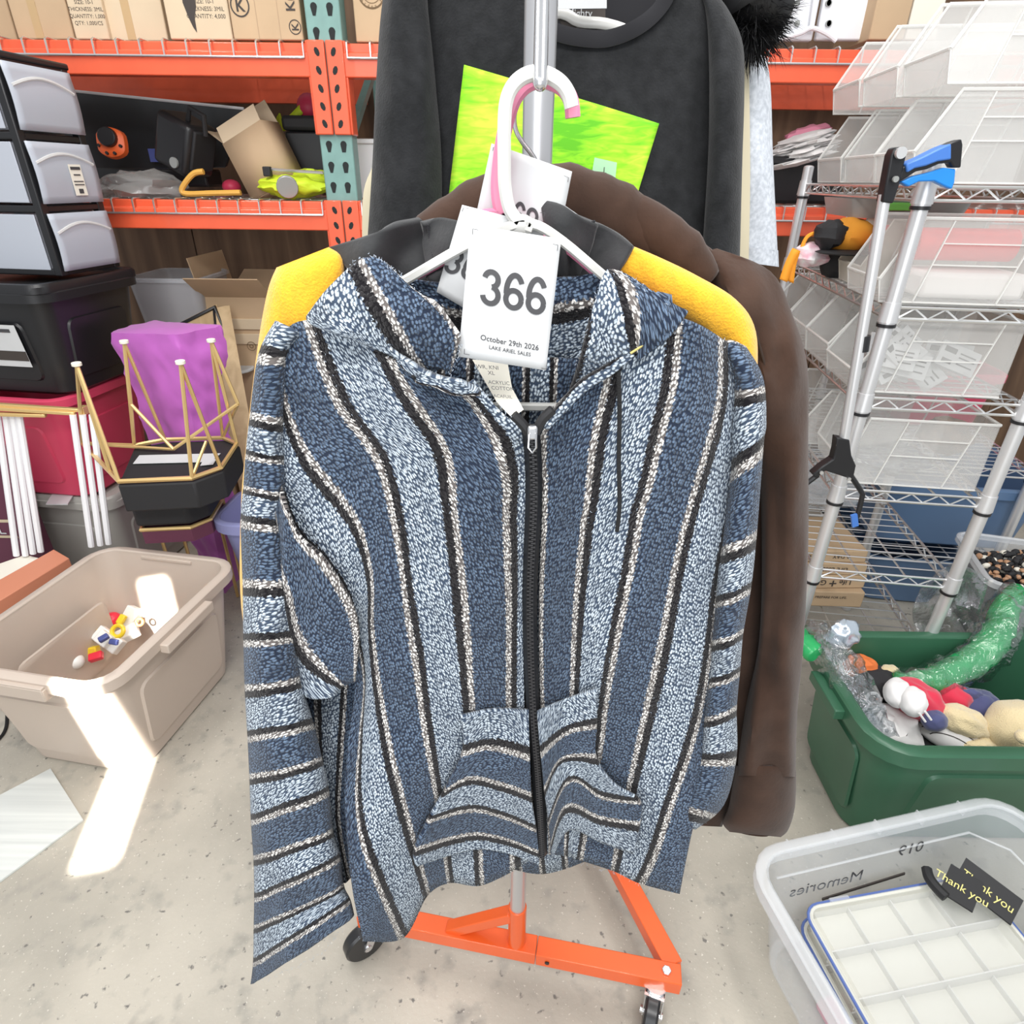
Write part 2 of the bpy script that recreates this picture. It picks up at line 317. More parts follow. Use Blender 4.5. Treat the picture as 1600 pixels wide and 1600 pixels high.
def arc(cx, cy, rx, ry, a0, a1, n=18): return [(cx + rx * math.cos(R(a0 + (a1 - a0) * i / n)), cy + ry * math.sin(R(a0 + (a1 - a0) * i / n))) for i in range(n + 1)]
DIG = {'3': [arc(.27, .735, .205, .225, 172, -82), arc(.27, .26, .235, .26, 82, -172)],
       '6': [arc(.29, .265, .235, .265, 0, 360, 26), arc(.30, .50, .245, .495, 33, 192)],
       '9': [arc(.28, .735, .235, .265, 0, 360, 26), arc(.27, .50, .245, .495, 213, 372)],
       '7': [[(.04, .95), (.52, .95)], [(.50, .95), (.34, .6), (.22, .02)]]}
def digits(s, org, ex, ey, size, m, parent, w=.165, lift=.0006, bend=None):
    """bold sans digits as flat ribbons, centred on org"""
    ex, ey = Vector(ex), Vector(ey); n = ex.cross(ey).normalized(); b = MB(); x0 = -len(s) * .365
    for k, c in enumerate(s):
        for j, st in enumerate(DIG[c]):
            P = []
            for i, p in enumerate(st):
                a, q = st[max(i - 1, 0)], st[min(i + 1, len(st) - 1)]; d = (Vector(q) - Vector(a)).normalized()
                P.append([(p[0] - d.y * w / 2, p[1] + d.x * w / 2), (p[0] + d.y * w / 2, p[1] - d.x * w / 2)])
            G = [[Vector(org) + ex * (x0 + k * .73 + (x - .27) * 1.06 + .365) * size + ey * y * size + n * (lift + j * .00012) for x, y in r] for r in P]
            b.grid([[bend(p) for p in r] if bend else r for r in G])
    return b.build('number', m, parent, flip=False)
def cr(pts, k=6):                            # Catmull-Rom through points
    if len(pts) < 3:
        return [tuple(a + (b - a) * i / k for a, b in zip(pts[0], pts[1])) for i in range(k)] + [tuple(pts[1])]
    out = []
    for i in range(len(pts) - 1):
        p0, p1, p2, p3 = pts[max(i - 1, 0)], pts[i], pts[i + 1], pts[min(i + 2, len(pts) - 1)]
        for j in range(k):
            t = j / k
            out.append(tuple(.5 * (2 * b + (c - a) * t + (2 * a - 5 * b + 4 * c - d) * t * t + (3 * b - a - 3 * c + d) * t ** 3) for a, b, c, d in zip(p0, p1, p2, p3)))
    out.append(tuple(pts[-1])); return out
def resample(pts, n):
    L = [0]
    for a, b in zip(pts, pts[1:]): L.append(L[-1] + math.dist(a, b))
    out, j = [], 0
    for i in range(n + 1):
        d = L[-1] * i / n
        while j < len(L) - 2 and L[j + 1] < d: j += 1
        t = (d - L[j]) / max(L[j + 1] - L[j], 1e-9); out.append(tuple(a + (b - a) * t for a, b in zip(pts[j], pts[j + 1])))
    return out
def panel(mb, lines, Yf, ny=48, per=8):
    """cloth panel between traced seam/stripe lines [(u, [(px,py)..])..]; Yf gives the cloth's real distance"""
    L = [(u, resample(cr(p), ny)) for u, p in lines]; rows, uvs, uv2 = [], [], []
    cum = [0.0] * 9999
    for i in range(ny + 1):
        key = [(u, *l[i]) for u, l in L]; key = cr(key, per) if len(key) > 2 else cr(key, per)
        row = [pY(x, y, Yf(x, y)) for u, x, y in key]
        if rows:
            for k, (a, b) in enumerate(zip(rows[-1], row)): cum[k] += (a - b).length
        ac = [0]
        for a, b in zip(row, row[1:]): ac.append(ac[-1] + (a - b).length)
        rows.append(row); uvs.append([(q[0], cum[k]) for k, q in enumerate(key)]); uv2.append([(ac[k] - ac[len(ac) // 2], cum[k]) for k in range(len(row))])
    mb.grid(rows, uvs, uv2); return mb
def limb(mb, rings, n=22, k=5, amp=0, fr=(40, 120), seed=0, cap=False, sq=.75, open_=False):
    """cloth tube whose rings are traced left/right outline points: [(L, R, Ymid, half depth, u)..]"""
    Q = cr([(*a, *b, y, d, u) for a, b, y, d, u in rings], k); rows, uvs, uv2, al, last = [], [], [], 0, None
    for (x0, y0, x1, y1, Y, d, u) in Q:
        row, uv, u2 = [], [], []; w = (pY(x1, y1, Y) - pY(x0, y0, Y)).length; mid = pY((x0 + x1) / 2, (y0 + y1) / 2, Y - d)
        if last is not None: al += (mid - last).length
        last = mid
        for i in range(n + 1):
            a = 2 * math.pi * (i % n) / n; t = .5 - .5 * math.cos(a); s = math.sin(a); s = math.copysign(abs(s) ** sq, s)
            x, y = x0 + (x1 - x0) * t, y0 + (y1 - y0) * t
            e = amp * nz(x / fr[0] + seed, y / fr[1], s) if amp else 0
            row.append(pY(x, y, Y - d * s + e)); uv.append((u, w * 1.1 * i / n * 2)); u2.append((al, (row[-1] - row[-2]).length + u2[-1][1] if u2 else 0.0))
        rows.append(row); uvs.append(uv); uv2.append(u2)
    mb.grid(rows, uvs, uv2)
    if cap:
        for r in (rows[0], rows[-1]): mb.add(r[:-1], [tuple(range(len(r) - 1))])
    return mb
# ---------------------------------------------------------------- containers
def rr(w, d, r, n=5):
    P = []
    for cx, cy, a0 in ((w / 2 - r, d / 2 - r, 0), (-w / 2 + r, d / 2 - r, 90), (-w / 2 + r, -d / 2 + r, 180), (w / 2 - r, -d / 2 + r, 270)):
        for i in range(n + 1):
            a = R(a0 + 90 * i / n); P.append((cx + r * math.cos(a), cy + r * math.sin(a)))
    return P
def rz(w, d, r, z, n=5): return [(x, y, z) for x, y in rr(w, d, r, n)]
def tote(t, m, rimm, w, d, h, T, taper=.05, r=.05, rim=.022, rimh=.03, wall=.004, panel_=True, handles=True, closed=False):
    """open storage tote, local base centre at T; parts body, rim, side_panel, handle"""
    f = lambda z: 1 - 0
    def sz(z): k = taper * (1 - z / h); return w - 2 * k, d - 2 * k
    b = MB(); lo = []
    for z, e in ((0, .012), (.012, 0), (h * .5, 0), (h, 0)): W_, D_ = sz(z); lo.append(rz(W_ - 2 * e, D_ - 2 * e, r, z))
    li = []
    for z in (h, h * .5, .012): W_, D_ = sz(z); li.append(rz(W_ - 2 * wall, D_ - 2 * wall, max(r - wall, .004), z))
    b.loft(lo + li); b.xf(T); b.build('body', m, t)
    W_, D_ = sz(h); b = MB()
    b.loft([rz(W_ + .001, D_ + .001, r, h - rimh), rz(W_ + 2 * rim, D_ + 2 * rim, r + rim, h - rimh), rz(W_ + 2 * rim, D_ + 2 * rim, r + rim, h - .004), rz(W_ + 2 * rim - .008, D_ + 2 * rim - .008, r + rim, h),
            rz(W_ + .004, D_ + .004, r, h + .001), rz(W_ - 2 * wall, D_ - 2 * wall, max(r - wall, .004), h - .004)], caps=False)
    b.xf(T); b.build('rim', rimm, t, sol=.002)
    if panel_:
        for sx, sy in ((0, -1), (0, 1), (-1, 0), (1, 0)):
            pw = (w if sx == 0 else d) * .62; pr = []
            for off, k in ((.0, 1), (.007, .97)):
                l = []
                for x, z in rr(pw * k, h * .58 * k, .03, 3):
                    zz = z + h * .44; W2, D2 = sz(zz)
                    l.append((x, sy * (D2 / 2 + off), zz) if sx == 0 else (sx * (W2 / 2 + off), x, zz))
                pr.append(l)
            MB().loft(pr).xf(T).build('side_panel', m, t)
    if handles:
        for sx in (-1, 1):
            W2, D2 = sz(h); x = sx * (W2 / 2 + rim + .012)
            MB().box((x, 0, h - .022), (.03, d * .36, .008)).box((x + sx * .013, 0, h - .034), (.005, d * .36, .03)).box((x, d * .18, h - .034), (.03, .005, .03)).box((x, -d * .18, h - .034), (.03, .005, .03)).xf(T).build('handle', rimm, t, bev=.002)
def lid(t, m, w, d, h, T, r=.06, th=.03):
    MB().loft([rz(w - .01, d - .01, r, h - .004), rz(w, d, r, h), rz(w, d, r, h + th * .7), rz(w - .012, d - .012, r, h + th), rz(w - .06, d - .06, r * .7, h + th), rz(w - .075, d - .075, r * .7, h + th * .6)]).xf(T).build('lid', m, t)
def carton(name, label, T, w, d, h, m='card', flaps=False, tape=None, group=None, cat='box', seam=True):
    t = thing(name, label, cat, T @ Vector((0, 0, 0)), group)
    k = .004
    if not flaps:
        MB().box((0, 0, h / 2), (w, d, h)).xf(T).build('body', m, t, bev=.004)
    else:
        b = MB(); b.loft([rz(w, d, .004, 0, 1), rz(w, d, .004, h, 1), rz(w - 2 * k, d - 2 * k, .004, h, 1), rz(w - 2 * k, d - 2 * k, .004, k, 1)]).xf(T).build('body', m, t)
        for sx, sy, a in ((0, -1, 35), (0, 1, 20), (-1, 0, 80), (1, 0, 40)):
            L_ = d * .45; a = R(a); e = Vector((sx, sy, 0)) * math.cos(a) * L_ + Vector((0, 0, math.sin(a) * L_))
            if sx == 0: p = [(-w / 2, sy * d / 2, h), (w / 2, sy * d / 2, h)]
            else: p = [(sx * w / 2, -d / 2, h), (sx * w / 2, d / 2, h)]
            p = [Vector(q) for q in p]
            MB().prism([p[0], p[1], p[1] + e, p[0] + e], e.cross(p[1] - p[0]).normalized() * k).xf(T).build('flap', m, t)
    if tape:
        MB().box((tape * w, -d / 2 - .0008, h * .5), (w * .14, .0012, h * .98)).xf(T).build('tape', 'tape', t)
    return t
def cpx(name, label, x0, x1, yb, yt, Y, d, **kw):
    """carton whose front stands at distance Y with its lower edge from pixel x0 to x1"""
    a, b = pY(x0, yb, Y), pY(x1, yb, Y); top = pY((x0 + x1) / 2, yt, Y)
    w, h = b.x - a.x, top.z - a.z; T = TR(((a.x + b.x) / 2, Y + d / 2, a.z))
    return carton(name, label, T, w, d, h, **kw), T, w, h
# ================================================================ SETTING
struct(MB().box((0, 1.2, -.05), (8.4, 6.4, .1)).build('floor', 'concrete'))
YW = 3.75
wb = thing('wall_back', 'brown wood-grained panelling behind the pallet rack', 'wall', (0, YW, 0)); wb['kind'] = 'structure'
del wb['category']; del wb['label']
for i in range(7):
    MB().box((-3.6 + 1.2 * i, YW + .03, 1.6), (1.194, .05 + .006 * (i % 2), 3.2)).build('panel', 'wallwood', wb)
# ================================================================ PALLET RACK
YR = 2.75
ra = thing('pallet_rack', 'tall pallet rack with orange beams and a teal slotted upright, along the back wall', 'rack', (-.6, YR, 0))
zb = [pY(300, 119, YR).z, pY(340, 358, YR).z]; bh = .105
ux = pY(512, 100, YR).x; UW = .125
def upright(x):
    u = MB().box((x, YR + .045, 1.35), (UW, .09, 2.7)).build('upright', 'teal', ra, bev=.006)
    hb = MB()
    for i in range(34):
        for s in (-1, 1):
            z = .30 + i * .0695
            if any(zb[k] - .17 < z < zb[k] + .135 for k in (0, 1)): continue
            xc = x + s * .028
            hb.add([(xc + .012 * math.cos(a) * s, YR - .0012, z + .012 * math.sin(a)) for a in [R(q) for q in range(0, 181, 30)]] + [(xc - .006 * s - .002, YR - .0012, z - .026), (xc + .006 * s - .002 * 0, YR - .0012, z - .026)], [tuple(range(9))])
    stuff(hb.build('slot_holes', 'hole', u, flip=False))
    return u
upright(ux)
for yy in (YR + .95,):
    MB().box((ux + .03, yy, 1.35), (UW * .8, .08, 2.7)).build('rear_upright', 'teal', ra, bev=.006)
for z in (1.15, 1.75):
    MB().bar((ux + .02, YR + .08, z), (ux + .03, YR + .93, z + .45), .03, .03).build('brace', 'teal', ra)
XL, XRt = -3.3, 2.6
for k in (0, 1):
    for a, b in ((XL, ux - UW / 2 + .004), (ux + UW / 2 - .004, XRt)):
        m = MB()
        prof = [(0, 0), (0, bh * .72), (.022, bh * .72), (.022, bh), (.06, bh), (.06, 0)]
        m.prism([(a, YR - .012 + y, zb[k] + z) for y, z in prof], (b - a, 0, 0)); be = m.build('beam', 'rackorange', ra, bev=.004)
        # welded wire deck with its waterfall edge
        wd = MB(); zt = zb[k] + bh + .004
        n = int((b - a) / .085)
        for i in range(n + 1):
            x = a + .02 + i * (b - a - .04) / n
            wd.tube([(x, YR + .9, zt), (x, YR + .03, zt), (x, YR - .005, zt), (x, YR - .016, zt - .006), (x, YR - .017, zt - .052)], .0035, 5)
        for yy in (.12, .24, .36, .48, .6, .72, .84): wd.tube([(a + .02, YR + yy, zt - .005), (b - .02, YR + yy, zt - .005)], .0035, 5)
        wd.tube([(a + .02, YR - .020, zt - .052), (b - .02, YR - .020, zt - .052)], .004, 5)
        stuff(wd.build('wire_deck', 'zinc', ra))
        rb = MB().box(((a + b) / 2, YR + .93, zb[k] + .05), (b - a, .05, .10)).build('rear_beam', 'rackorange', ra)
    for s in (-1, 1):
        xc = ux + s * UW * .27
        cn = MB().box((xc, YR - .010, zb[k] - .035), (UW * .5, .018, .29)).box((xc + s * UW * .27, YR + .03, zb[k] - .035), (.01, .08, .29)).build('beam_connector', 'rackorange', ra, bev=.004)
        hb = MB()
        for j in range(5):
            z = zb[k] - .145 + j * .055
            hb.add([(xc + .010 * math.cos(R(q)) - .004 * s, YR - .0200, z + .013 * math.sin(R(q)) + .005 * s * math.cos(R(q))) for q in range(0, 360, 45)], [tuple(range(8))])
        stuff(hb.build('slot_holes', 'hole', cn, flip=False))
zdeck = [z + bh + .008 for z in zb]
# ---------------------------------------------------------------- cartons on the top deck
def onY(px, zi, Y): # world x of a pixel column at deck height
    lo = pY(px, 60 if zi == 0 else 312, Y); return lo.x
def topbox(label, x0, x1, Yf, d, h, m, text_=None, tape=None, name='cardboard_box'):
    a, b = pY(x0, 58, Yf).x, pY(x1, 58, Yf).x; T = TR(((a + b) / 2, Yf + d / 2, zdeck[0]))
    t = carton(name, label, T, b - a, d, h, m=m, tape=tape); return t, T, b - a
FX = Vector((1, 0, 0)); FZ = Vector((0, 0, 1))
topbox('crumpled brown paper-coloured carton at the left edge of the top deck', -60, 26, YR + .10, .4, .30, 'card')
topbox('plain brown carton with a tape strip down its front, second from left on top deck', 28, 116, YR + .06, .4, .30, 'card', tape=-.1)
t, T, w = topbox('pale carton with five printed lines beside the taped brown carton', 118, 171, YR + .05, .35, .32, 'card2')
for i, s in enumerate(('SPLIT/COCK MARIN', 'SIZE: 10-1', 'THICKNESS: 3MIL', 'QUANTITY: 1,000', 'QTY: 1,000/CS')):
    text(s, T @ Vector((0, -.175, .122 - i * .020)), FX, FZ, .0165, 'ink', t)
topbox('pale carton with glossy tape down the middle, third group on top deck', 172, 262, YR + .07, .4, .33, 'card2', tape=-.12)
t, T, w = topbox('pale carton with printed lines and a dark bottle-shaped smear, left of the logo carton', 266, 364, YR + .03, .36, .33, 'card2')
for i, s in enumerate(('SPLIT/COCK MARIN', 'SIZE: 10-1', 'THICKNESS: 3MIL', 'QUANTITY: 4,000')):
    text(s, T @ Vector((.03, -.18, .125 - i * .021)), FX, FZ, .018, 'ink', t)
MB().add([T @ Vector((-.02 + a * .7, -.1815, b - .055)) for a, b in ((-.02, .12), (-.035, .16), (-.03, .21), (-.012, .235), (-.012, .27), (.012, .27), (.012, .235), (.03, .21), (.03, .15), (.012, .12), (.01, .075), (-.004, .09))], [tuple(range(12))]).build('print_smear', 'ink', t, flip=False)
t, T, w = topbox('tan carton with a circled K logo and vertical brand lettering next to the teal upright', 365, 474, YR + .02, .36, .33, 'card')
def circle_print(o, ex, ey, r, m, par, wd=.14, n=28, name='logo_ring'):
    b = MB(); P = [o + ex * r * k * math.cos(2 * math.pi * i / n) + ey * r * k * math.sin(2 * math.pi * i / n) for k in (1, 1 - wd) for i in range(n)]
    b.add(P, [(i, (i + 1) % n, n + (i + 1) % n, n + i) for i in range(n)]); return b.build(name, m, par, flip=False)
o = T @ Vector((-w * .34, -.1812, .098)); circle_print(o, FX, FZ, .034, 'ink', t); text('K', o - FZ * .017, FX, FZ, .050, 'ink', t, name='logo', lift=0, bold=.02)
text('Kubota', T @ Vector((w * .43, -.181, .150)), FZ, -FX, .046, 'ink', t, bold=.015)
o = T @ Vector((w * .40, -.1812, .038)); circle_print(o, FX, FZ, .022, 'ink', t); text('K', o - FX * -.012, FZ, -FX, .034, 'ink', t, name='logo', lift=0, bold=.02)
for x in (-.13, .18): MB().box(T @ Vector((x * w, -.1802, .165)), (.0025, .001, .325)).build('board_seam', 'cardin', t)
t, T, w = topbox('tan carton with a round rope-edged stamp, right of the teal upright', 556, 660, YR + .04, .36, .34, 'card')
o = T @ Vector((-w * .22, -.181, .145)); circle_print(o, FX, FZ, .050, 'inkbrown', t, .05); circle_print(o, FX, FZ, .047, 'inkbrown', t, .05); circle_print(o, FX, FZ, .034, 'inkbrown', t, .06)
for k in range(9):
    a = R(200 + 17.5 * k); d = Vector((math.cos(a), 0, math.sin(a))); tn = Vector((-math.sin(a), 0, math.cos(a)))
    text('Garden Fa'[k], o + d * .0455, tn, -d, .013, 'inkbrown', t, lift=0)
for k in range(4): MB().tube([o + Vector((.024 * math.cos(R(q)) * (1 - .2 * k), -.0005, .006 * k - .012 + .010 * math.sin(R(q * 2 + 60 * k)))) for q in range(0, 181, 20)], .0016, 4).build('stamp_line', 'inkbrown', t)
# ---------------------------------------------------------------- clutter on the middle deck
zd = zdeck[1]
def quad3(px): return [pY(x, y, Y) for x, y, Y in px]
# leaning black screen-like panel with a pale top edge
P = quad3([(100, 143, YR + .55), (380, 172, YR + .60), (352, 262, YR + .38), (100, 268, YR + .33)])
t = thing('display_board', 'large glossy black panel leaning back with a pale top edge, on the middle deck', 'panel', P[3])
MB().prism(P, (0, .03, .006)).build('sheet', 'tray', t, bev=.004)
MB().tube([P[0] + Vector((0, .01, .004)), P[1] + Vector((0, .01, .004))], .008, 6).build('top_edge', 'whitetube', t)
MB().box(((P[2] + P[3]) / 2 + Vector((-.02, .02, -.03))), ((P[2] - P[3]).length * .9, .16, .07)).build('ledge', 'black', t, bev=.01)
MB().box((P[3] * .3 + P[2] * .7 + P[0] * 0) + Vector((-.05, -.02, .05)), (.10, .004, .05)).build('sticker', 'toynavy', t)
# orange measuring/trimmer spool
c = pY(180, 226, YR + .22)
t = thing('trimmer_head', 'round orange tool head with a black knob, in front of the black panel', 'tool', c)
q = Matrix.Rotation(R(78), 4, 'X') @ Matrix.Rotation(R(4), 4, 'Y')
MB().loft([[c + q @ Vector((r * math.cos(a) * (1 + .16 * (abs(math.sin(2 * a)) ** 3)), r * math.sin(a), z)) for a in [2 * math.pi * i / 24 for i in range(24)]] for r, z in ((.050, 0), (.058, .012), (.055, .035), (.040, .045))]).build('housing', 'orangetool', t)
MB().cyl(c + q @ Vector((0, .014, .036)), c + q @ Vector((0, .014, .066)), .036, 20).build('knob', 'black', t, bev=.004)
for a in (200, 250, 290, 340):
    p = c + q @ Vector((.045 * math.cos(R(a)), .045 * math.sin(R(a)), .04)); MB().cyl(p, p + q @ Vector((0, 0, .010)), .006, 10).build('screw', 'blackm', t)
# tilted black case
A = quad3([(252, 278, YR + .12), (300, 262, YR + .12), (300, 262, YR + .40), (252, 278, YR + .4), ])
t = thing('speaker_case', 'tilted black box-shaped speaker with small yellow dots, left of the open carton', 'speaker', pY(290, 250, YR + .2))
q = Matrix.Translation(pY(290, 226, YR + .22)) @ Matrix.Rotation(R(-20), 4, 'Z') @ Matrix.Rotation(R(24), 4, 'Y')
MB().box((0, 0, 0), (.17, .16, .20)).xf(q).build('body', 'black', t, bev=.022, bseg=3)
MB().box((.088, 0, .01), (.016, .12, .15)).xf(q).build('rear_hatch', 'blackm', t, bev=.006)
MB().tube([q @ Vector(p) for p in ((.02, -.02, .10), (.03, -.03, .15), (.10, -.03, .15), (.11, -.02, .08))], .010, 8).build('carry_handle', 'blackm', t)
for z in (-.07, -.01): MB().ell(q @ Vector((-.086, -.03, z)), .006, .010, .012).build('indicator', 'yellowdot', t)
MB().cyl(q @ Vector((.03, -.088, -.06)), q @ Vector((.03, -.076, -.06)), .020, 14).build('latch', 'lead', t)
# amber hose hook
p = [pY(x, y, YR + .10) for x, y in cr([(318, 268), (303, 271), (290, 285), (284, 298), (294, 303), (330, 302), (376, 301)], 5)]
tag(MB().tube(p, .011, 8).build('hose_hook', 'hose'), 'bent amber rubber hose hook lying at the front of the middle deck', 'hose')
# crumpled clear bag of dark stuff
def crumple(name, m, c, rx, ry, rz_, label, cat, seed=0, b=.35, nu=26, nv=16, parent=None):
    mb = MB().ell(c, rx, ry, rz_, nu, nv, bump=b, seed=seed)
    mb.v = [p + Vector((nz(p.x * 40 + seed, p.y * 40, p.z * 40), nz(p.x * 40, p.y * 40 + 9 + seed, p.z * 40), nz(p.x * 40, p.y * 40, p.z * 40 + 5 + seed))) * min(rx, ry, rz_) * .28 for p in mb.v]
    o = mb.build(name, m, parent, ang=55)
    return o if parent else tag(o, label, cat)
p = pY(215, 292, YR + .14)
crumple('plastic_bag', mat('smoky_bag', (.35, .34, .33), .15, alpha=.55, spec=.9), p, .19, .10, .055, 'crumpled smoky clear plastic bag lying along the front of the middle deck', 'bag', 3)
# open carton, tipped
q = Matrix.Translation(pY(412, 250, YR + .20)) @ Matrix.Rotation(R(-12), 4, 'Z') @ Matrix.Rotation(R(-24), 4, 'Y')
t = thing('open_carton', 'tipped open cardboard carton with raised flaps, amid the middle deck clutter', 'box', q.translation)
MB().loft([[q @ Vector((x, y, z)) for x, y in ((-.10, -.06), (.10, -.06), (.10, .07), (-.10, .07))] for z in (-.12, .105)], caps=False).add([q @ Vector(p) for p in ((-.1, -.06, -.12), (.1, -.06, -.12), (.1, .07, -.12), (-.1, .07, -.12))], [(0, 1, 2, 3)]).build('body', 'card', t, sol=.004)
for pts in (((-.10, -.06, .105), (-.10, .07, .105), (-.145, .07, .175), (-.145, -.06, .175)), ((.10, .07, .105), (-.10, .07, .105), (-.10, .05, .19), (.10, .05, .19)), ((.10, -.06, .105), (-.10, -.06, .105), (-.10, -.052, .165), (.10, -.052, .165))):
    MB().prism([q @ Vector(p) for p in pts], (0, .004, 0)).build('flap', 'card2', t)
for i, s in enumerate(('SPLIT/COCK MARIN', 'SIZE: 10-1', 'THICKNESS: 3MIL', 'QUANTITY: 1,000')):
    text(s, q @ Vector((0.01, -.061, -.03 - i * .016)), q.to_3x3() @ FX, q.to_3x3() @ FZ, .014, 'ink', t)
MB().box((0, -.0605, .05), (.2, .0012, .003)).xf(q).build('board_seam', 'cardin', t)
# hi-vis straps, red ball, black case, vest
p = [pY(x, y, YR + .42) for x, y in cr([(425, 216), (437, 186), (445, 196), (470, 172), (474, 168)], 4)]
mb = MB(); mb.grid([[a + Vector((0, 0, .022)), a - Vector((.006, 0, .022))] for a in p]); tag(mb.build('strap', 'hivis', sol=.004), 'neon yellow webbing strap arching up behind the open carton', 'strap')
tag(MB().ell(pY(483, 168, YR + .46), .052, .05, .055).build('rubber_ball', 'hotpink'), 'dark red rubber ball near the upright at the back of the middle deck', 'ball')
tag(MB().ell(pY(362, 292, YR + .34), .04, .04, .03).build('rubber_ball', 'hotpink'), 'small red ball peeking out under the tipped open carton', 'ball')
t = thing('tool_case', 'black hard case with a lid standing beside the teal upright', 'case', pY(480, 262, YR + .32))
a = pY(452, 268, YR + .30); b = pY(506, 268, YR + .30); w = b.x - a.x
MB().box(((a.x + b.x) / 2 + .03, YR + .42, a.z + .075), (w + .06, .22, .15)).build('body', 'black', t, bev=.008); MB().box(((a.x + b.x) / 2 + .03, YR + .42, a.z + .18), (w + .075, .235, .055)).build('lid', 'blackm', t, bev=.014)
t = thing('safety_vest', 'heap of neon yellow safety webbing with a grey disc buckle, right end of middle deck', 'vest', pY(455, 306, YR + .1))
crumple('webbing', 'hivis', pY(458, 291, YR + .12), .135, .08, .042, '', '', 8, .28, parent=t)
crumple('webbing', 'hivis', pY(485, 283, YR + .20), .09, .07, .045, '', '', 14, .28, parent=t)
MB().cyl(pY(449, 293, YR + .03), pY(449, 291, YR + .045), .042, 18).build('disc_buckle', 'lead', t, bev=.003)
MB().tube([pY(x, y, YR + .08) for x, y in ((418, 264), (440, 266), (470, 268), (505, 270))], .006, 6).build('metal_bar', 'zinc', t)
MB().box(pY(418, 268, YR + .07), (.03, .03, .035)).build('buckle', 'blackm', t, bev=.004)
# white bin right of the upright
t = thing('waste_bin', 'tall white plastic bin standing between the teal upright and the black sweatshirt', 'bin', pY(575, 312, YR + .25))
a = pY(572, 313, YR + .25); h = pY(575, 218, YR + .25).z - zd
MB().loft([rz(.17, .17, .02, 0), rz(.23, .21, .03, h), rz(.222, .202, .03, h), rz(.165, .165, .02, .01)]).xf(TR((a.x + .05, a.y + .1, zd))).build('body', 'whitetube', t)
MB().loft([rz(.232, .212, .03, h - .016), rz(.25, .23, .035, h - .012), rz(.25, .23, .035, h), rz(.228, .208, .03, h + .002)], caps=False).xf(TR((a.x + .05, a.y + .1, zd))).build('rim', 'whitetube', t, sol=.002)
# ================================================================ LEFT SIDE, FLOOR LEVEL
YAW = -7.8
def stackT(px, py, z, w, d, tp, yaw=YAW):
    return TR(pZ(px, py, z), yaw) @ Matrix.Translation((-(w / 2 - tp), d / 2 - tp, 0))
# grey tote at the bottom of the stack
T = stackT(168, 782, .46, .56, .44, .0); T.translation.z = 0
t = thing('storage_tote', 'grey storage tote with a blue and white label, under the red tote', 'tote', T.translation)
tote(t, 'grey', 'grey', .60, .48, .46, T, .04, .05, handles=False)
lid(t, 'grey', .64, .52, .455, T)
l0 = T @ Vector((.10, -.212, .27))
ex, ey = T.to_3x3() @ Vector((1, 0, 0)), T.to_3x3() @ Vector((0, -.08, 1)).normalized()
def flat(o, ex, ey, w, h, m, par, name='label', lift=.001, th=.001):
    n = ex.cross(ey).normalized(); o = o + n * lift
    return MB().prism([o - ex * w / 2 - ey * h / 2, o + ex * w / 2 - ey * h / 2, o + ex * w / 2 + ey * h / 2, o - ex * w / 2 + ey * h / 2], n * th).build(name, m, par)
lb = flat(l0, ex, ey, .17, .085, 'paper', t, lift=.012)
flat(l0 + ey * -.005 - ex * .03, ex, ey, .09, .035, 'cyan', lb, 'colour_band', .0135)
for i in range(4): flat(l0 + ex * .05 + ey * (.02 - i * .012), ex, ey, .05, .004, 'inkgrey', lb, 'print_line', .0135)
c = pZ(95, 779, .50)
tag(MB().prism([pZ(72, 789, .487), pZ(106, 789, .487), pZ(116, 773, .487), pZ(82, 773, .487)], (0, 0, .004)).build('paper_sheet', 'paper'), 'loose white paper sheet lying on the grey tote lid', 'paper')
# red tote
T = stackT(140, 772, .50, .60, .46, .05); T.translation.z = .488
t = thing('storage_tote', 'crimson red storage tote in the middle of the left stack', 'tote', T.translation)
tote(t, 'red', 'red', .62, .48, .43, T, .045, .06, handles=False)
# black tote with lid
T = stackT(112, 617, .925, .60, .46, .05)
t = thing('storage_tote', 'black storage tote with a black lid and a white sticker, under the drawer tower', 'tote', T.translation)
tote(t, 'black', 'black', .62, .48, .37, T, .045, .06, handles=False)
lid(t, 'black', .66, .52, .368, T)
e = T.to_3x3(); ex, ey = e @ Vector((1, 0, 0)), (e @ Vector((0, -.1, 1))).normalized()
l0 = T @ Vector((.105, -.222, .19)); lb = flat(l0, ex, ey, .15, .15, 'paper', t, lift=.016)
flat(l0 - ey * .035, ex, ey, .15, .035, 'ink', lb, 'dark_band', .0175); flat(l0 + ey * .055, ex, ey, .10, .012, 'inkgrey', lb, 'print_line', .0175)
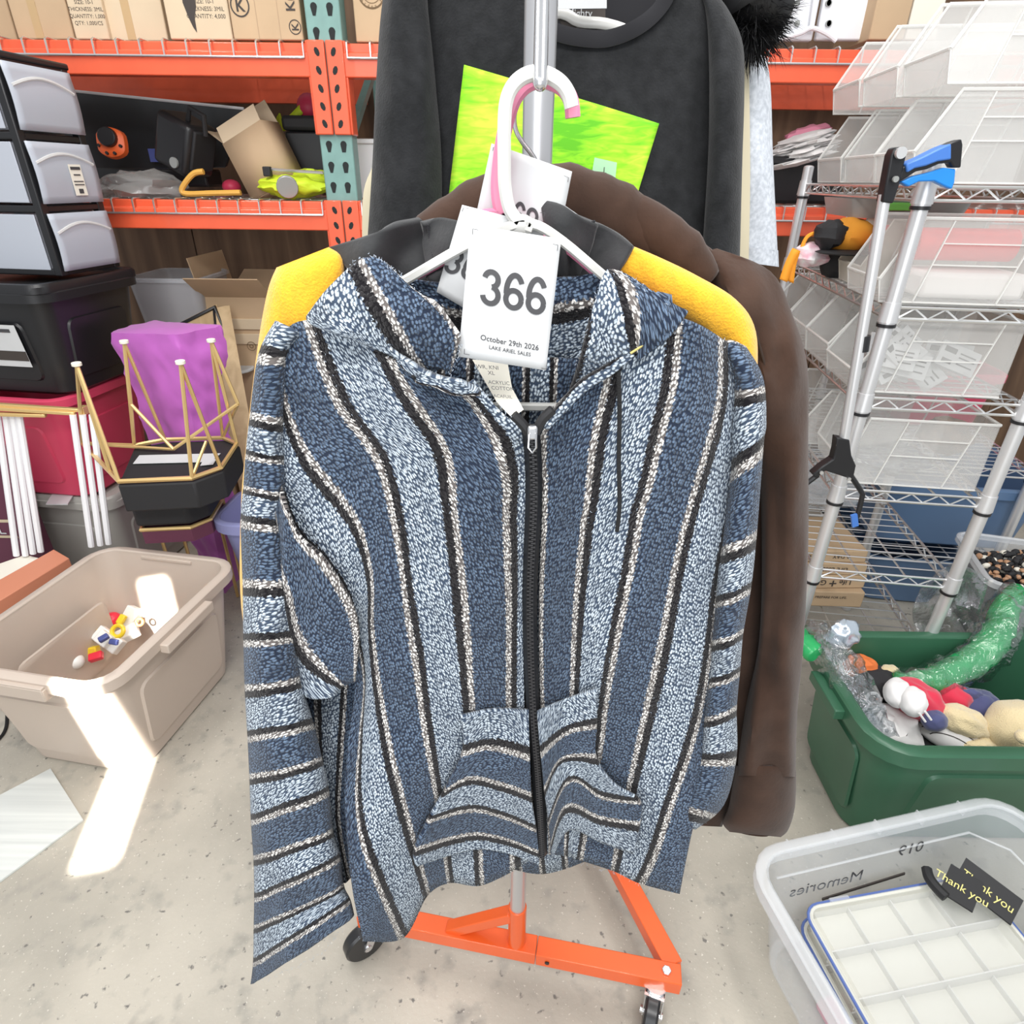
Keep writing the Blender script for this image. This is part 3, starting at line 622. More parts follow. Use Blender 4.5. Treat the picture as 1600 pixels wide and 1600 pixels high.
# frosted drawer tower
c = pZ(97, 432, 1.335); T = TR(c, YAW); H = pY(20, 84, c.y).z - 1.335
DW, DD = .36, .29                                                  # along -x, along +y
t = thing('drawer_tower', 'black framed tower of three frosted plastic drawers on top of the black tote', 'drawers', c)
fr = MB()
for x in (-.012, -DW + .012):
    for y in (.014, DD - .014): fr.box((x, y, H / 2), (.028, .03, H))
h3 = H / 3
for i in range(4): fr.box((-DW / 2, DD / 2, min(max(i * h3, .012), H - .010)), (DW, DD, .022))
fr.xf(T).build('frame', 'black', t, bev=.004)
MB().box((-DW / 2, DD / 2, H + .004), (DW + .012, DD + .012, .02)).xf(T).build('top_panel', 'black', t, bev=.006)
for i in range(3):
    z0, z1 = i * h3 + .016, (i + 1) * h3 - .014; zc = (z0 + z1) / 2; hz = z1 - z0
    b = MB().box((-DW / 2, DD / 2, zc), (DW - .05, DD - .036, hz)).xf(T); d = b.build('drawer', 'frost', t, bev=.008)
    nx = 8; rows = []
    for j in range(nx + 1):
        zz = z0 + hz * j / nx; rows.append([(.008 + .007 * math.sin(math.pi * min(1, j / nx * 1.05)) , .008 + (DD - .016) * k / 10, zz) for k in range(11)])
    MB().grid(rows).xf(T).build('drawer_front', 'frostfront', d, sol=.004)
    arc = [T @ Vector((.0165, .02 + (DD - .04) * k / 12, z0 + hz * (.66 + .16 * math.sin(math.pi * k / 12)))) for k in range(13)]
    MB().tube(arc, .0055, 6).build('finger_ledge', 'rim', d)
    for yy in (-.001,):
        MB().box((-DW / 2, .002, zc), (DW - .07, .004, hz * .97)).xf(T).build('side_pane', 'frostfront', d, bev=.002)
    if i == 1:
        l0 = T @ Vector((.0185, DD * .60, zc - .02)); e = T.to_3x3(); flat(l0, e @ Vector((0, 1, 0)), FZ, .055, .095, 'paperwarm', d, lift=.003)
        for j, (w_, hh, zz) in enumerate(((.044, .009, .036), (.03, .004, .016), (.044, .003, -.004), (.044, .003, -.014), (.02, .014, -.034))): flat(l0 + FZ * zz, e @ Vector((0, 1, 0)), FZ, w_, hh, 'inkgrey', d, 'print_line', .0045)
# cartons and clear bin under the rack
a = pY(335, 562, 3.0); b = pY(440, 562, 3.0); ztop = pY(370, 425, 3.0).z
t = carton('cardboard_box', 'large plain carton on the floor under the rack, carrying the opened flat carton', TR(((a.x + b.x) / 2, 3.22, 0)), b.x - a.x + .05, .42, a.z - .045)
t = carton('cardboard_box', 'opened brown carton with split flaps and a small round mark, under the lower orange beam', TR(((a.x + b.x) / 2, 3.2, a.z - .04)), b.x - a.x, .38, (ztop - a.z) * .72 + .04, m='card', flaps=True)
for i, z in enumerate((.10, .17)): MB().box(((a.x + b.x) / 2, 3.008, a.z + z), (b.x - a.x + .02, .012, .05)).build('flap', 'card2', t, bev=.003)
o = pY(393, 541, 2.995); circle_print(o, FX, FZ, .022, 'inkbrown', t); circle_print(o, FX, FZ, .010, 'inkbrown', t, .4)
tag(MB().cyl((a.x + .10, 2.98, a.z - .045), (a.x + .10, 2.98, a.z - .03), .09, 20).build('plate', 'paper', bev=.004), 'white round plate edge showing below the opened brown carton', 'plate')
a = pY(212, 505, 2.95); b = pY(322, 505, 2.95)
t = thing('clear_bin', 'smoky clear plastic bin sitting under the rack behind the purple bag', 'bin', (a.x, 3.1, a.z))
hh = pY(270, 436, 2.95).z - a.z + .03
tote(t, mat('smoky_plastic', (.50, .50, .52), .3, alpha=.6), 'clear', b.x - a.x, .36, hh, TR(((a.x + b.x) / 2, 3.13, a.z - .03)), .02, .04, .008, .015, panel_=False, handles=False)
carton('cardboard_box', 'plain carton on the floor behind the purple bag, holding up the smoky clear bin', TR(((a.x + b.x) / 2 - .06, 3.15, 0)), .30, .36, a.z - .032)
# leaning picture frame boards
P = [pY(334, 482, 2.92), pY(350, 478, 2.94), pY(398, 745, 2.50), pY(362, 752, 2.48)]
P[2].z = max(P[2].z, .02); P[3].z = max(P[3].z, .02)
t = thing('leaning_board', 'tan wooden board with a black edge leaning under the rack beside the purple bag', 'board', P[3])
MB().prism(P, (.02, .012, 0)).build('plank', 'board', t)
MB().tube([P[0], P[3]], .006, 6).build('edge_strip', 'black', t)
P = [pY(284, 506, 2.90), pY(336, 480, 2.92), pY(352, 520, 2.88), pY(300, 560, 2.86)]
t = thing('picture_frame', 'pale wooden tray with a black rim poking up behind the purple bag', 'frame', P[3])
MB().prism(P, (0, .02, .01)).build('backing', 'board', t); MB().tube(P, .010, 6, closed=True).build('rim', 'black', t)
# purple draped bag / cube
F = [pY(170, 520, 2.33), pY(275, 523, 2.28), pY(345, 508, 2.37), pY(240, 500, 2.54)]
bt = [Vector((p.x, p.y, 0)) for p in F]
bt = [bt[0] + Vector((.13, -.02, 0)), bt[1] + Vector((-.05, -.02, 0)), bt[2] + Vector((-.16, .0, 0)), bt[3] + Vector((.05, .06, 0))]
rows = []
for i in range(60):
    tt = i / 59; row = []
    for s in range(4):
        for k in range(20):
            u = k / 20; p = (F[s] * (1 - u) + F[(s + 1) % 4] * u) * (1 - tt) + (bt[s] * (1 - u) + bt[(s + 1) % 4] * u) * tt
            cen = (F[0] + F[2]) / 2; p = p + Vector((p.x - cen.x, p.y - cen.y, 0)) * (.05 * math.sin(math.pi * tt) + .12 * nz(p.x * 7, p.y * 7, p.z * 8) + .10 * nz(p.x * 17, p.y * 17 + p.z * 9, p.z * 14) + .07 * nz(p.x * 40 + p.z * 22, p.y * 40, p.z * 11))
            row.append(p)
    rows.append(row)
cen = sum(F, Vector()) / 4
t = thing('purple_bag', 'purple fabric cover draped over a box, standing behind the gold wire table', 'bag', (cen.x, cen.y, 0))
b = MB(); b.loft([[cen + (p - cen) * .5 + Vector((0, 0, .006)) for p in rows[0]]] + rows); b.build('cloth', 'purple', t, ang=50)
MB().box(F[0] * .55 + F[3] * .45 + Vector((.10, -.02, .004)), (.05, .03, .006)).build('snap', 'ink', t)
# upturned gold wire table on stacked octagonal black tops
ZG = .75
ring = [pZ(x, y, ZG) for x, y in ((129, 693), (186, 752), (300, 747), (345, 731), (370, 693), (348, 684), (258, 687), (210, 696))]
t = thing('wire_table', 'upturned gold wire side table with black octagonal top and four white-tipped legs', 'table', (ring[1] + ring[5]) / 2 - Vector((0, 0, .1)))
MB().tube(ring, .0085, 6, closed=True).build('top_rim', 'gold', t)
cen = sum(ring, Vector()) / 8
hexa = [ring[i] + (cen - ring[i]) * .03 for i in (1, 2, 3, 4, 5, 6, 7)]
hexa = [r + (cen - r) * -.04 for r in ring[1:]]
MB().prism([p - Vector((0, 0, .012)) for p in hexa], (0, 0, -.10)).build('table_top', 'blackm', t, bev=.006)
feet = [((120, 570), (0, 1, 1)), ((194, 535), (7, 7, 6)), ((282, 567), (2, 3, 2)), ((330, 533), (5, 4, 4))]
mids = {1: pY(205, 632, ring[7].y), 3: pY(372, 631, ring[4].y)}
inner = pZ(271, 702, ZG + .004)
for k, ((x, y), at) in enumerate(feet):
    Yf = sum(ring[a].y for a in at) / 3; f = pY(x, y, Yf)
    tg = [ring[a] for a in dict.fromkeys(at)]
    lg = MB()
    for g in tg: lg.tube([f, g], .0065, 6)
    if k in mids: lg.tube([f, mids[k]], .0065, 6).tube([mids[k], inner], .0065, 6).tube([mids[k], tg[0]], .0065, 6)
    if k == 0: lg.tube([f, ring[1] + (ring[0] - ring[1]) * .22], .0065, 6)
    if k == 2: lg.tube([ring[2], pY(322, 690, ring[3].y + .05)], .0055, 6)
    l = lg.build('leg', 'gold', t)
    MB().cyl(f - Vector((0, 0, .004)), f + Vector((0, 0, .008)), .015, 12).build('foot_pad', 'paperwarm', l, bev=.002)
MB().tube([ring[0], inner], .006, 6).build('cross_bar', 'gold', t)
pp = [pZ(x, y, ZG - .008) for x, y in ((208, 725), (330, 722), (345, 709), (218, 712))]
MB().prism(pp, (0, 0, .002)).build('paper_label', 'paper', t)
pp = [pZ(x, y, ZG - .007) for x, y in ((313, 728), (333, 726), (338, 718), (318, 719))]; MB().prism(pp, (0, 0, .002)).build('paper_label', 'paper', t)
# lower nested table
t = thing('wire_table', 'lower black octagonal side table nested under the gold wire one', 'table', Vector((cen.x, cen.y, 0)))
c2 = cen + Vector((-.05, .02, 0)); hx = [c2 + (r - cen) * .80 for r in ring[1:]]
MB().prism([Vector((p.x, p.y, ZG - .122)) for p in hx], (0, 0, -.095)).build('table_top', 'blackm', t, bev=.012)
lowr = [Vector((c2.x + (r.x - cen.x) * .74, c2.y + (r.y - cen.y) * .74, .515)) for r in ring[1:]]
MB().tube(lowr, .008, 6, closed=True).build('lower_rim', 'gold', t)
MB().prism([p - Vector((0, 0, .008)) for p in lowr], (0, 0, -.05)).build('lower_top', 'maroon', t)
for i in (3, 4, 5, 6): MB().tube([lowr[i], Vector((lowr[i].x, max(lowr[i].y, 2.16), .006))], .007, 6).build('leg', 'gold', t)
# gold-railed stand with white tube legs
t = thing('tray_stand', 'nested folding stands with flat gold rails and bundles of white tube legs, left edge', 'stand', pY(70, 700, 2.10))
for k, (a, b) in enumerate((((-40, 630), (128, 641)), ((-40, 636), (118, 646)), ((-40, 646), (72, 649)))):
    MB().bar(pY(*a, 2.06 - .012 * k), pY(*b, 2.10 - .012 * k), .018, .012).build('rail', 'gold', t, bev=.002)
MB().box(pY(131, 641, 2.10), (.018, .03, .03)).build('rail_joint', 'gold', t, bev=.002)
for x0, x1, yb in ((-4, 26, 868), (9, 40, 868), (20, 52, 865), (30, 64, 862), (114, 143, 854), (129, 157, 852), (144, 170, 850)):
    a = pY(x0, 648, 2.08); b = pY(x1, yb, 2.02)
    g = (b - a); b = a + g * 1.0; MB().tube([a, a + g * .5, b], .011, 8).build('leg', 'whitetube', t)
# dark signs at the far left edge
t = thing('dark_sign', 'dark printed box with pale letters partly visible behind the white tube legs', 'sign', pY(10, 900, 2.2))
a = pY(-60, 880, 2.14); MB().box((a.x + .13, 2.19, .36), (.42, .06, .72)).build('body', 'maroon', t, bev=.005)
o = pY(8, 826, 2.158); flat(o + Vector((-.02, 0, 0)), FX, FZ, .12, .085, 'inkpale', t, 'letter_tile', .001); flat(o + Vector((-.012, 0, .0)), FX, FZ, .075, .06, 'maroon', t, 'letter_tile', .0025)
text('L', o + Vector((-.012, -.005, -.022)), FX, FZ, .062, 'paper', t)
# violet tote behind the jacket
c = pZ(318, 822, .50)
T = TR((c.x + .245, c.y + .165, 0), -4)
t = thing('storage_tote', 'translucent violet storage tote half hidden behind the yellow sleeve', 'tote', T.translation)
tote(t, 'violet', 'violet', .44, .30, .50, T, .05, .08, .020, .04, panel_=False, handles=False)
# tan tote with toys
n0, n1 = pZ(178, 1046, .44), pZ(352, 884, .44)
yaw = math.degrees(math.atan2(n1.x - n0.x, n1.y - n0.y))
Lr = (n1 - n0).length + .13; Wr = .56
T = TR(((n0.x + n1.x) / 2, (n0.y + n1.y) / 2, 0), -yaw) @ Matrix.Translation((-Wr / 2 + .035, -.02, 0))
t = thing('storage_tote', 'open tan storage tote holding a few bright plastic toys, on the floor at left', 'tote', T.translation)
tote(t, 'tan', 'tan', Wr - .05, Lr - .05, .44, T, .055, .07, .024, .035, wall=.005)
for sy in (-1, 1):
    hb = MB().box((0, sy * (Lr / 2 - .012), .425), (.20, .05, .012)).box((0, sy * (Lr / 2 + .010), .405), (.20, .008, .04))
    for x in (-.1, -.03, .03, .1): hb.box((x, sy * (Lr / 2 - .008), .405), (.006, .04, .036))
    hb.xf(T).build('handle', 'tan', t, bev=.002)
MB().loft([[(-Wr / 2 + .052 + e, y, z) for y, z in rr(Lr * .55 * k, .24 * k, .03, 3)] for e, k in ((.012, 1), (.017, .97))]).xf(T @ Matrix.Translation((.02, 0, .19)) ).build('inner_panel', 'tan', t)
# toys in the tan tote
TZ = .17
def toy(shape, px, py, m, label, s=.03, z=TZ, **k):
    c = pZ(px, py, z); b = MB(); q = Matrix.Rotation(R(random.uniform(20, 70)), 3, 'X') @ Matrix.Rotation(R(random.uniform(0, 180)), 3, 'Z')
    if shape == 'ring': b.tube([c + q @ Vector((s * math.cos(2 * math.pi * i / 16), s * math.sin(2 * math.pi * i / 16), 0)) for i in range(16)], s * .38, 8, closed=True)
    elif shape == 'ball': b.ell(c, s, s, s * .9, 14, 10)
    elif shape == 'disc': b.cyl(c + q @ Vector((0, 0, -s * .3)), c + q @ Vector((0, 0, s * .3)), s, 18).cyl(c + q @ Vector((0, 0, s * .3)), c + q @ Vector((0, 0, s * .5)), s * .5, 12)
    elif shape == 'block': b.box(c, (s * 2, s * 1.3, s), q)
    elif shape == 'car': b.box(c, (s * 2.4, s * 1.2, s * .7), q).box(c + q @ Vector((0, 0, s * .55)), (s * 1.2, s * 1.0, s * .6), q)
    o = b.build({'ring': 'toy_ring', 'ball': 'toy_ball', 'disc': 'toy_disc', 'block': 'toy_block', 'car': 'toy_car'}[shape], m, bev=.004 if shape in ('block', 'car', 'disc') else 0)
    tag(o, label, 'toy', 'toys in the tan tote'); return o
toy('disc', 152, 970, 'toyred', 'round red toy disc at the back left of the toy heap', .030, TZ + .03)
toy('ball', 176, 968, 'toyred', 'red toy ball next to a yellow piece at the top of the toy heap', .030, TZ + .03)
toy('block', 190, 968, 'toyyellow', 'yellow toy block on the top edge of the heap', .018, TZ + .05)
toy('disc', 146, 988, 'toyblue', 'blue toy wheel with yellow dots on the left of the heap', .030, TZ + .02)
toy('ball', 149, 984, 'toyyellow', 'small yellow toy bead on the blue wheel', .009, TZ + .055)
toy('ball', 138, 1003, 'toyred', 'red toy ball below the blue wheel', .026, TZ)
toy('car', 170, 1000, 'toywhite', 'large white toy car with blue windows in the middle of the heap', .045, TZ + .03)
toy('block', 162, 997, 'toynavy', 'navy toy block lying on the white car, left one', .016, TZ + .085)
toy('block', 178, 1003, 'toynavy', 'navy toy block lying on the white car, right one', .015, TZ + .08)
toy('ring', 184, 986, 'toyyellow', 'yellow toy ring leaning on the white car', .020, TZ + .06)
toy('block', 143, 1018, 'toyyellow', 'yellow toy brick at the front of the heap', .026, TZ)
toy('ring', 122, 1022, 'toygreen', 'green toy ring on the left front of the heap', .017, TZ)
toy('block', 150, 1026, 'toyred', 'dark red toy brick behind the tote front rim', .022, TZ)
toy('ball', 118, 1034, 'toywhite', 'cream toy ball at the front edge of the tote', .028, TZ)
toy('ball', 97, 1040, 'violet', 'pale lilac toy ball nearest the tote front', .026, TZ)
toy('block', 205, 965, 'toywhite', 'white toy box in the sunlit back right of the tote', .04, TZ + .03)
toy('car', 222, 958, 'toywhite', 'pale toy car against the right wall of the tote', .03, TZ + .02)
toy('block', 200, 990, 'toywhite', 'white flat toy piece near the right rim of the tote', .035, TZ + .02)
toy('ring', 218, 972, 'orangetool', 'orange toy ring near the sunlit toys', .012, TZ + .06)
# flat boxes behind the tan tote, left edge
def slab(name, pts, z, h, m, label, cat):
    b = MB().prism([pZ(x, y, z) for x, y in pts], (0, 0, -h)); return tag(b.build(name, m, bev=.003), label, cat)
slab('flat_box', [(-60, 968), (0, 938), (108, 872), (84, 858), (0, 905), (-60, 935)], .40, .06, 'orangebox', 'long flat terracotta box lid lying behind the tan tote', 'box')
slab('shallow_box', [(-60, 985), (0, 952), (112, 882), (100, 868), (0, 922), (-60, 955)], .325, .32, 'brownbox', 'dark brown shallow box under the terracotta lid', 'box')
slab('printed_sheet', [(-60, 930), (0, 908), (62, 872), (40, 866), (0, 880), (-60, 905)], .335, .01, 'paperwarm', 'cream printed cardboard sheet behind the terracotta lid', 'paper')
slab('storage_box', [(-60, 932), (0, 910), (64, 874), (40, 868), (0, 882), (-60, 907)], .322, .31, 'paperwarm', 'pale carton under the cream printed sheet, left edge', 'box')
# floor sheet and cable
P = [pZ(-40, 1402, .0), pZ(0, 1380, 0), pZ(131, 1283, 0), pZ(80, 1203, 0), pZ(0, 1245, 0), pZ(-60, 1278, 0)]
tag(MB().prism([p + Vector((0, 0, .001)) for p in P], (0, 0, .006)).build('floor_plank_sample', 'tile'), 'pale grey wood-grain sheet lying flat on the concrete floor', 'sheet')
tag(MB().tube([pZ(x, y, .006) for x, y in cr([(-30, 1040), (6, 1085), (11, 1120), (4, 1148), (-30, 1180)], 6)], .005, 6).build('power_cable', 'cord'), 'thin black cable curving over the floor at the left edge', 'cable')
# ================================================================ GARMENT RACK
t = thing('garment_rack', 'rolling garment rack with orange base on casters and a grey upright pole', 'rack', (0, 1.1, 0))
ZB = .150
gl, gr, gm = pZ(562, 1420, ZB), pZ(1062, 1522, ZB), pZ(806, 1478, ZB)
BW = .042
def beam(a, b, w=BW, h=.04, name='base_beam', par=None): return MB().bar(a - Vector((0, 0, h / 2)), b - Vector((0, 0, h / 2)), w, h).build(name, 'orange', par or t, bev=.002)
dirb = (gr - gl).normalized()
gm = gl + dirb * (gm - gl).dot(dirb)
beam(gl, gm + dirb * .045); beam(gm + dirb * .0465, gr + dirb * .004)
gf = gr + (pZ(984, 1378, ZB) - gr).normalized() * 1.15
sd = (gf - gr).normalized(); beam(gr + sd * .021 - Vector((0, 0, .0015)), gf - Vector((0, 0, .0015)))
far = gf + dirb * -.55; beam(gf + dirb * .06, far)
pole_top = Vector((gm.x, gm.y, 1.98)); PZ = .285
MB().cyl(gm - Vector((0, 0, .02)), Vector((gm.x, gm.y, PZ)), .0195, 24).build('pole_socket', 'orange', t, bev=.002)
MB().bar(Vector((gm.x, gm.y, PZ - .03)) - dirb * .01, gm - dirb * .155 + Vector((0, 0, -.006)), .026, .026).build('brace', 'orange', t, bev=.002)
MB().cyl(Vector((gm.x, gm.y, PZ - .02)), pole_top, .0163, 28).build('pole', 'tube', t)
fp = Vector((gf.x - .2, gf.y, 0)); MB().cyl(fp + Vector((0, 0, ZB - .02)), fp + Vector((0, 0, 1.98)), .0163, 20).build('pole', 'tube', t)
MB().cyl(pole_top - Vector((0, 0, .02)), fp + Vector((0, 0, 1.96)), .014, 20).build('hang_rail', 'tube', t)
arm_end = pY(844, 130, .588)
armp = [Vector((gm.x, gm.y - .005, 1.93)), arm_end + (Vector((gm.x, gm.y, 1.93)) - arm_end) * .25, arm_end, arm_end]
armp = [armp[0], armp[0] * .6 + armp[2] * .4, armp[2]]
MB().tube(armp, .0058, 14).ell(armp[2], .0058, .0058, .0058, 12, 8).build('front_arm', 'chrome', t)
b = MB()
for p in (gr - dirb * .028 + Vector((0, 0, .001)),):
    MB().cyl(p, p + Vector((0, 0, .006)), .010, 6).build('bolt', 'chrome', t, bev=.001)
side_n = Vector((dirb.y, -dirb.x, 0))
p = gm + dirb * .072 + side_n * (BW / 2 + .0005) - Vector((0, 0, .02)); MB().cyl(p, p + side_n * .002, .005, 12).build('bolt', 'black', t)
def caster(c, a, brake=1):
    q = Matrix.Translation(c) @ Matrix.Rotation(R(a), 4, 'Z')
    cs = MB().cyl(q @ Vector((0, 0, .104)), q @ Vector((0, 0, .112)), .024, 16).build('caster', 'chrome', t, bev=.001)
    f = MB()
    for s in (-1, 1): f.prism([q @ Vector(p) for p in ((.012 - .02, s * .019, .104), (.02, s * .019, .104), (.040, s * .019, .046), (.022, s * .019, .04))], q.to_3x3() @ Vector((0, .0025, 0)))
    f.box((.004, 0, .100), (.045, .042, .008)).xf(Matrix.Identity(4))
    f.v[-8:] = [q @ v for v in f.v[-8:]]
    f.build('fork', 'chrome', cs)
    MB().loft([[q @ Vector((.03 + r * math.cos(2 * math.pi * k / 28), y, .0505 + r * math.sin(2 * math.pi * k / 28))) for k in range(28)] for r, y in ((.036, -.0155), (.046, -.015), (.0505, -.010), (.0505, .010), (.046, .015), (.036, .0155))]).build('wheel', 'wheel', cs)
    MB().cyl(q @ Vector((.03, -.024, .0505)), q @ Vector((.03, .024, .0505)), .009, 10).build('axle', 'chrome', cs)
    if brake: MB().prism([q @ Vector(p) for p in ((-.012, -.012, .096), (-.046, -.012, .074), (-.050, -.012, .082), (-.012, -.012, .108))], q.to_3x3() @ Vector((0, .024, 0))).build('brake_pedal', 'zinc', cs, bev=.001)
cl = pZ(598, 1490, .05)
caster(Vector((gl.x + .03, gl.y + .0, 0)), 215); caster(Vector((gr.x - .045, gr.y + .0, 0)), 250)
caster(Vector((gf.x, gf.y, 0)), 40, 0); caster(Vector((far.x + .04, far.y, 0)), 20, 0)
# ================================================================ HANGERS
def hook_path(pts, Y, k=6): return [pY(x, y, Y) for x, y in cr(pts, k)]
def flatbar(path, w, d, yv=Vector((0, 1, 0))):
    """moulded flat section swept along a path lying in a vertical plane"""
    loops = []
    for i, p in enumerate(path):
        tt = (path[min(i + 1, len(path) - 1)] - path[max(i - 1, 0)]).normalized(); n = tt.cross(yv).normalized()
        loops.append([p + n * w * .5 * a + yv * d * .5 * b for a, b in ((-1, -.6), (-.6, -1), (.6, -1), (1, -.6), (1, .6), (.6, 1), (-.6, 1), (-1, .6))])
    return MB().loft(loops)
YH = .600
t = thing('clothes_hanger', 'white plastic clothes hanger carrying the striped hooded jacket', 'hanger', pY(800, 350, YH))
flatbar(hook_path([(893, 168), (888, 147), (874, 128), (848, 115), (822, 118), (802, 134), (791, 160), (788, 200), (788, 250), (789, 290), (796, 326), (812, 347), (832, 356)], YH), .0112, .010).build('hook', 'hangerw', t)
sh = [pY(x, y, YH) for x, y in cr([(480, 522), (540, 490), (628, 441), (720, 388), (790, 356), (832, 350), (880, 378), (962, 446), (1040, 497), (1090, 528)], 5)]
flatbar(sh, .0085, .010).build('shoulder_bar', 'hangerw', t)
lo = [pY(x, y, YH) for x, y in cr([(480, 522), (468, 570), (470, 618), (520, 634), (780, 635), (1040, 636), (1108, 620), (1104, 570), (1090, 528)], 5)]
MB().ell(pY(815, 352, YH), .012, .0055, .009, 14, 8).build('neck', 'hangerw', t)
flatbar(lo, .0075, .008).build('trouser_bar', 'hangerw', t)
YP = .622
t = thing('clothes_hanger', 'pink plastic clothes hanger just behind the white one', 'hanger', pY(790, 340, YP))
flatbar(hook_path([(895, 184), (892, 158), (879, 137), (852, 125), (828, 129), (809, 146), (797, 172), (787, 212), (780, 260), (778, 300), (784, 330), (800, 346)], YP), .0125, .010).build('hook', 'pink', t)
flatbar(hook_path([(745, 338), (775, 335), (800, 344), (832, 353), (880, 381), (962, 449), (1040, 500)], YP), .010, .010).build('shoulder_bar', 'pink', t)
flatbar(hook_path([(745, 338), (720, 388), (628, 443), (540, 492)], YP), .008, .010).build('shoulder_bar', 'pink', t)
YWR = .668
t = thing('wire_hanger', 'thin bare wire hanger hook holding the brown jacket', 'hanger', pY(845, 250, YWR))
MB().tube(hook_path([(862, 140), (848, 128), (828, 134), (812, 155), (804, 180), (806, 203), (816, 222), (832, 243), (841, 262), (846, 300)], YWR), .0021, 8).build('hook', 'chrome', t)
MB().tube(hook_path([(846, 300), (700, 400), (560, 470), (1120, 470), (990, 400), (846, 300)], YWR, 1), .0021, 6).build('wire_frame', 'chrome', t)
# ---------------------------------------------------------------- paper lot tags
def lot_tag(label, TL, TRr, BR, BL, Y, num, numpos, numsz, extra=(), parent_name='lot_tag'):
    a, b, c, d = (pY(*TL, Y[0]), pY(*TRr, Y[1]), pY(*BR, Y[2]), pY(*BL, Y[3])); n = 12
    def S(u, v):
        p = (a * (1 - u) + b * u) * (1 - v) + (d * (1 - u) + c * u) * v
        return p + Vector((0, -.004 * math.sin(math.pi * u) * (1 - v) + .0012 * nz(u * 3, v * 4), 0))
    t = thing('lot_tag', label, 'tag', (a + b) / 2)
    MB().grid([[S(i / n, j / n) for i in range(n + 1)] for j in range(n + 1)]).build('sheet', 'paper', t, sol=.0003)
    ex, ey = (b - a), (a - d); w, h = ex.length, ey.length; exn, eyn = ex / w, ey / h
    nn = exn.cross(eyn).normalized()
    def bend(p):
        r = p - a; u = r.dot(exn) / w; v = -r.dot(eyn) / h
        q = S(u, v); return q + Vector((0, -.0007, 0))
    digits(num, a + exn * numpos[0] * w - eyn * numpos[1] * h, exn, eyn, numsz * h, 'inkgrey', t, bend=bend)
    for (s, u, v, size, al, m, bo) in extra:
        text(s, a + exn * u * w - eyn * v * h, exn, eyn, size * h, m, t, align=al, bold=bo, bend=bend, name='lettering')
    for (u, v, su, sv) in ((.03, .03, 1, 1), (.97, .03, -1, 1), (.03, .97, 1, -1), (.97, .97, -1, -1)):
        q = MB()
        for du, dv, wu, wv in ((su * .03, 0, .03, .0018), (0, sv * .02, .0028, .02)):
            cu, cv = u + du, v + dv; q.add([bend(a + exn * (cu + i * wu) * w - eyn * (cv + j * wv) * h) for i, j in ((-1, -1), (1, -1), (1, 1), (-1, 1))], [(0, 1, 2, 3)])
        q.build('corner_mark', 'inkgrey', t, flip=False)
    return t
mono = 'inkgrey'
t1 = lot_tag('white lot tag numbered 366 taped on the front of the white hanger', (735, 350), (877, 373), (853, 579), (716, 557), (.560, .560, .540, .540), '366', (.525, .545), .245,
        [('October 29th 2026', .53, .835, .060, 'CENTER', mono, .010), ('LAKE ARIEL SALES', .54, .893, .043, 'CENTER', mono, .008)])
lot_tag('white lot tag half hidden behind the 366 tag, only its first 3 showing', (722, 320), (852, 352), (815, 535), (682, 456), (.607, .607, .605, .605), '367', (.36, .74), .245)
lot_tag('white lot tag behind the hanger stem, its number partly covered', (768, 224), (894, 268), (862, 430), (738, 362), (.634, .634, .630, .630), '369', (.46, .68), .225)
# ================================================================ STRIPED HOODED JACKET
hd = thing('striped_hoodie', 'blue and white striped woven hooded jacket with zip, hanging in front of the rack', 'jacket', pY(780, 1340, .55))
def YB(x, y):                              # distance of the jacket's front
    f = .555 - .022 * math.exp(-((x - 640) / 110) ** 2) - .018 * math.exp(-((x - 1000) / 120) ** 2) + .016 * math.exp(-((x - 832) / 45) ** 2) * sm(620, 760, y)
    f += .045 * sm(640, 430, x) * sm(950, 480, y) * .6 + .05 * sm(1080, 1190, x)
    f += .010 * math.sin((x - 600) / 38 + y / 260) * sm(1000, 1400, y) + .012 * nz(x / 110, y / 320, 3) + .005 * nz(x / 45, y / 90, 9)
    f -= .075 * sm(720, 560, x) * sm(950, 1460, y); f += .018 * sm(1180, 1340, y) * math.exp(-((x - 830) / 120) ** 2)
    f -= .02 * sm(980, 1060, x) * sm(1100, 1390, y)
    return f
Z = [(740, 592), (780, 640), (812, 668), (822, 700), (821, 800), (815, 936), (818, 1092), (826, 1217), (834, 1335)]
A_ = [(712, 596), (752, 640), (782, 690), (795, 760), (793, 800), (796, 950), (797, 1110), (800, 1220), (803, 1356)]
B_ = [(606, 556), (646, 631), (692, 709), (705, 800), (720, 936), (732, 1092), (738, 1200), (750, 1380)]
C_ = [(488, 500), (536, 625), (595, 709), (620, 800), (635, 905), (654, 1030), (669, 1155), (681, 1230), (702, 1376)]
D_ = [(430, 538), (445, 625), (478, 709), (548, 800), (568, 849), (582, 905), (581, 970), (586, 1030), (597, 1108), (610, 1186), (628, 1262), (665, 1397)]
E_ = [(412, 600), (437, 730), (462, 825), (507, 872), (547, 935), (562, 1000), (572, 1060), (566, 1150), (562, 1250), (577, 1340), (628, 1462)]
E2 = [(405, 640), (432, 740), (455, 840), (495, 890), (535, 955), (548, 1010), (556, 1070), (545, 1160), (541, 1250), (553, 1380), (568, 1466)]
panel(MB(), [(-.38, Z), (0, A_), (1, B_), (2, C_), (3, D_), (4, E_), (4.75, E2)], YB, 64, 9).build('front_panel', 'baja', hd, sol=.004, ang=80, flip=False)
YD = lambda x, y: YB(x, y) - .016 - .012 * sm(560, 480, x) + .014 * sm(450, 440, x)
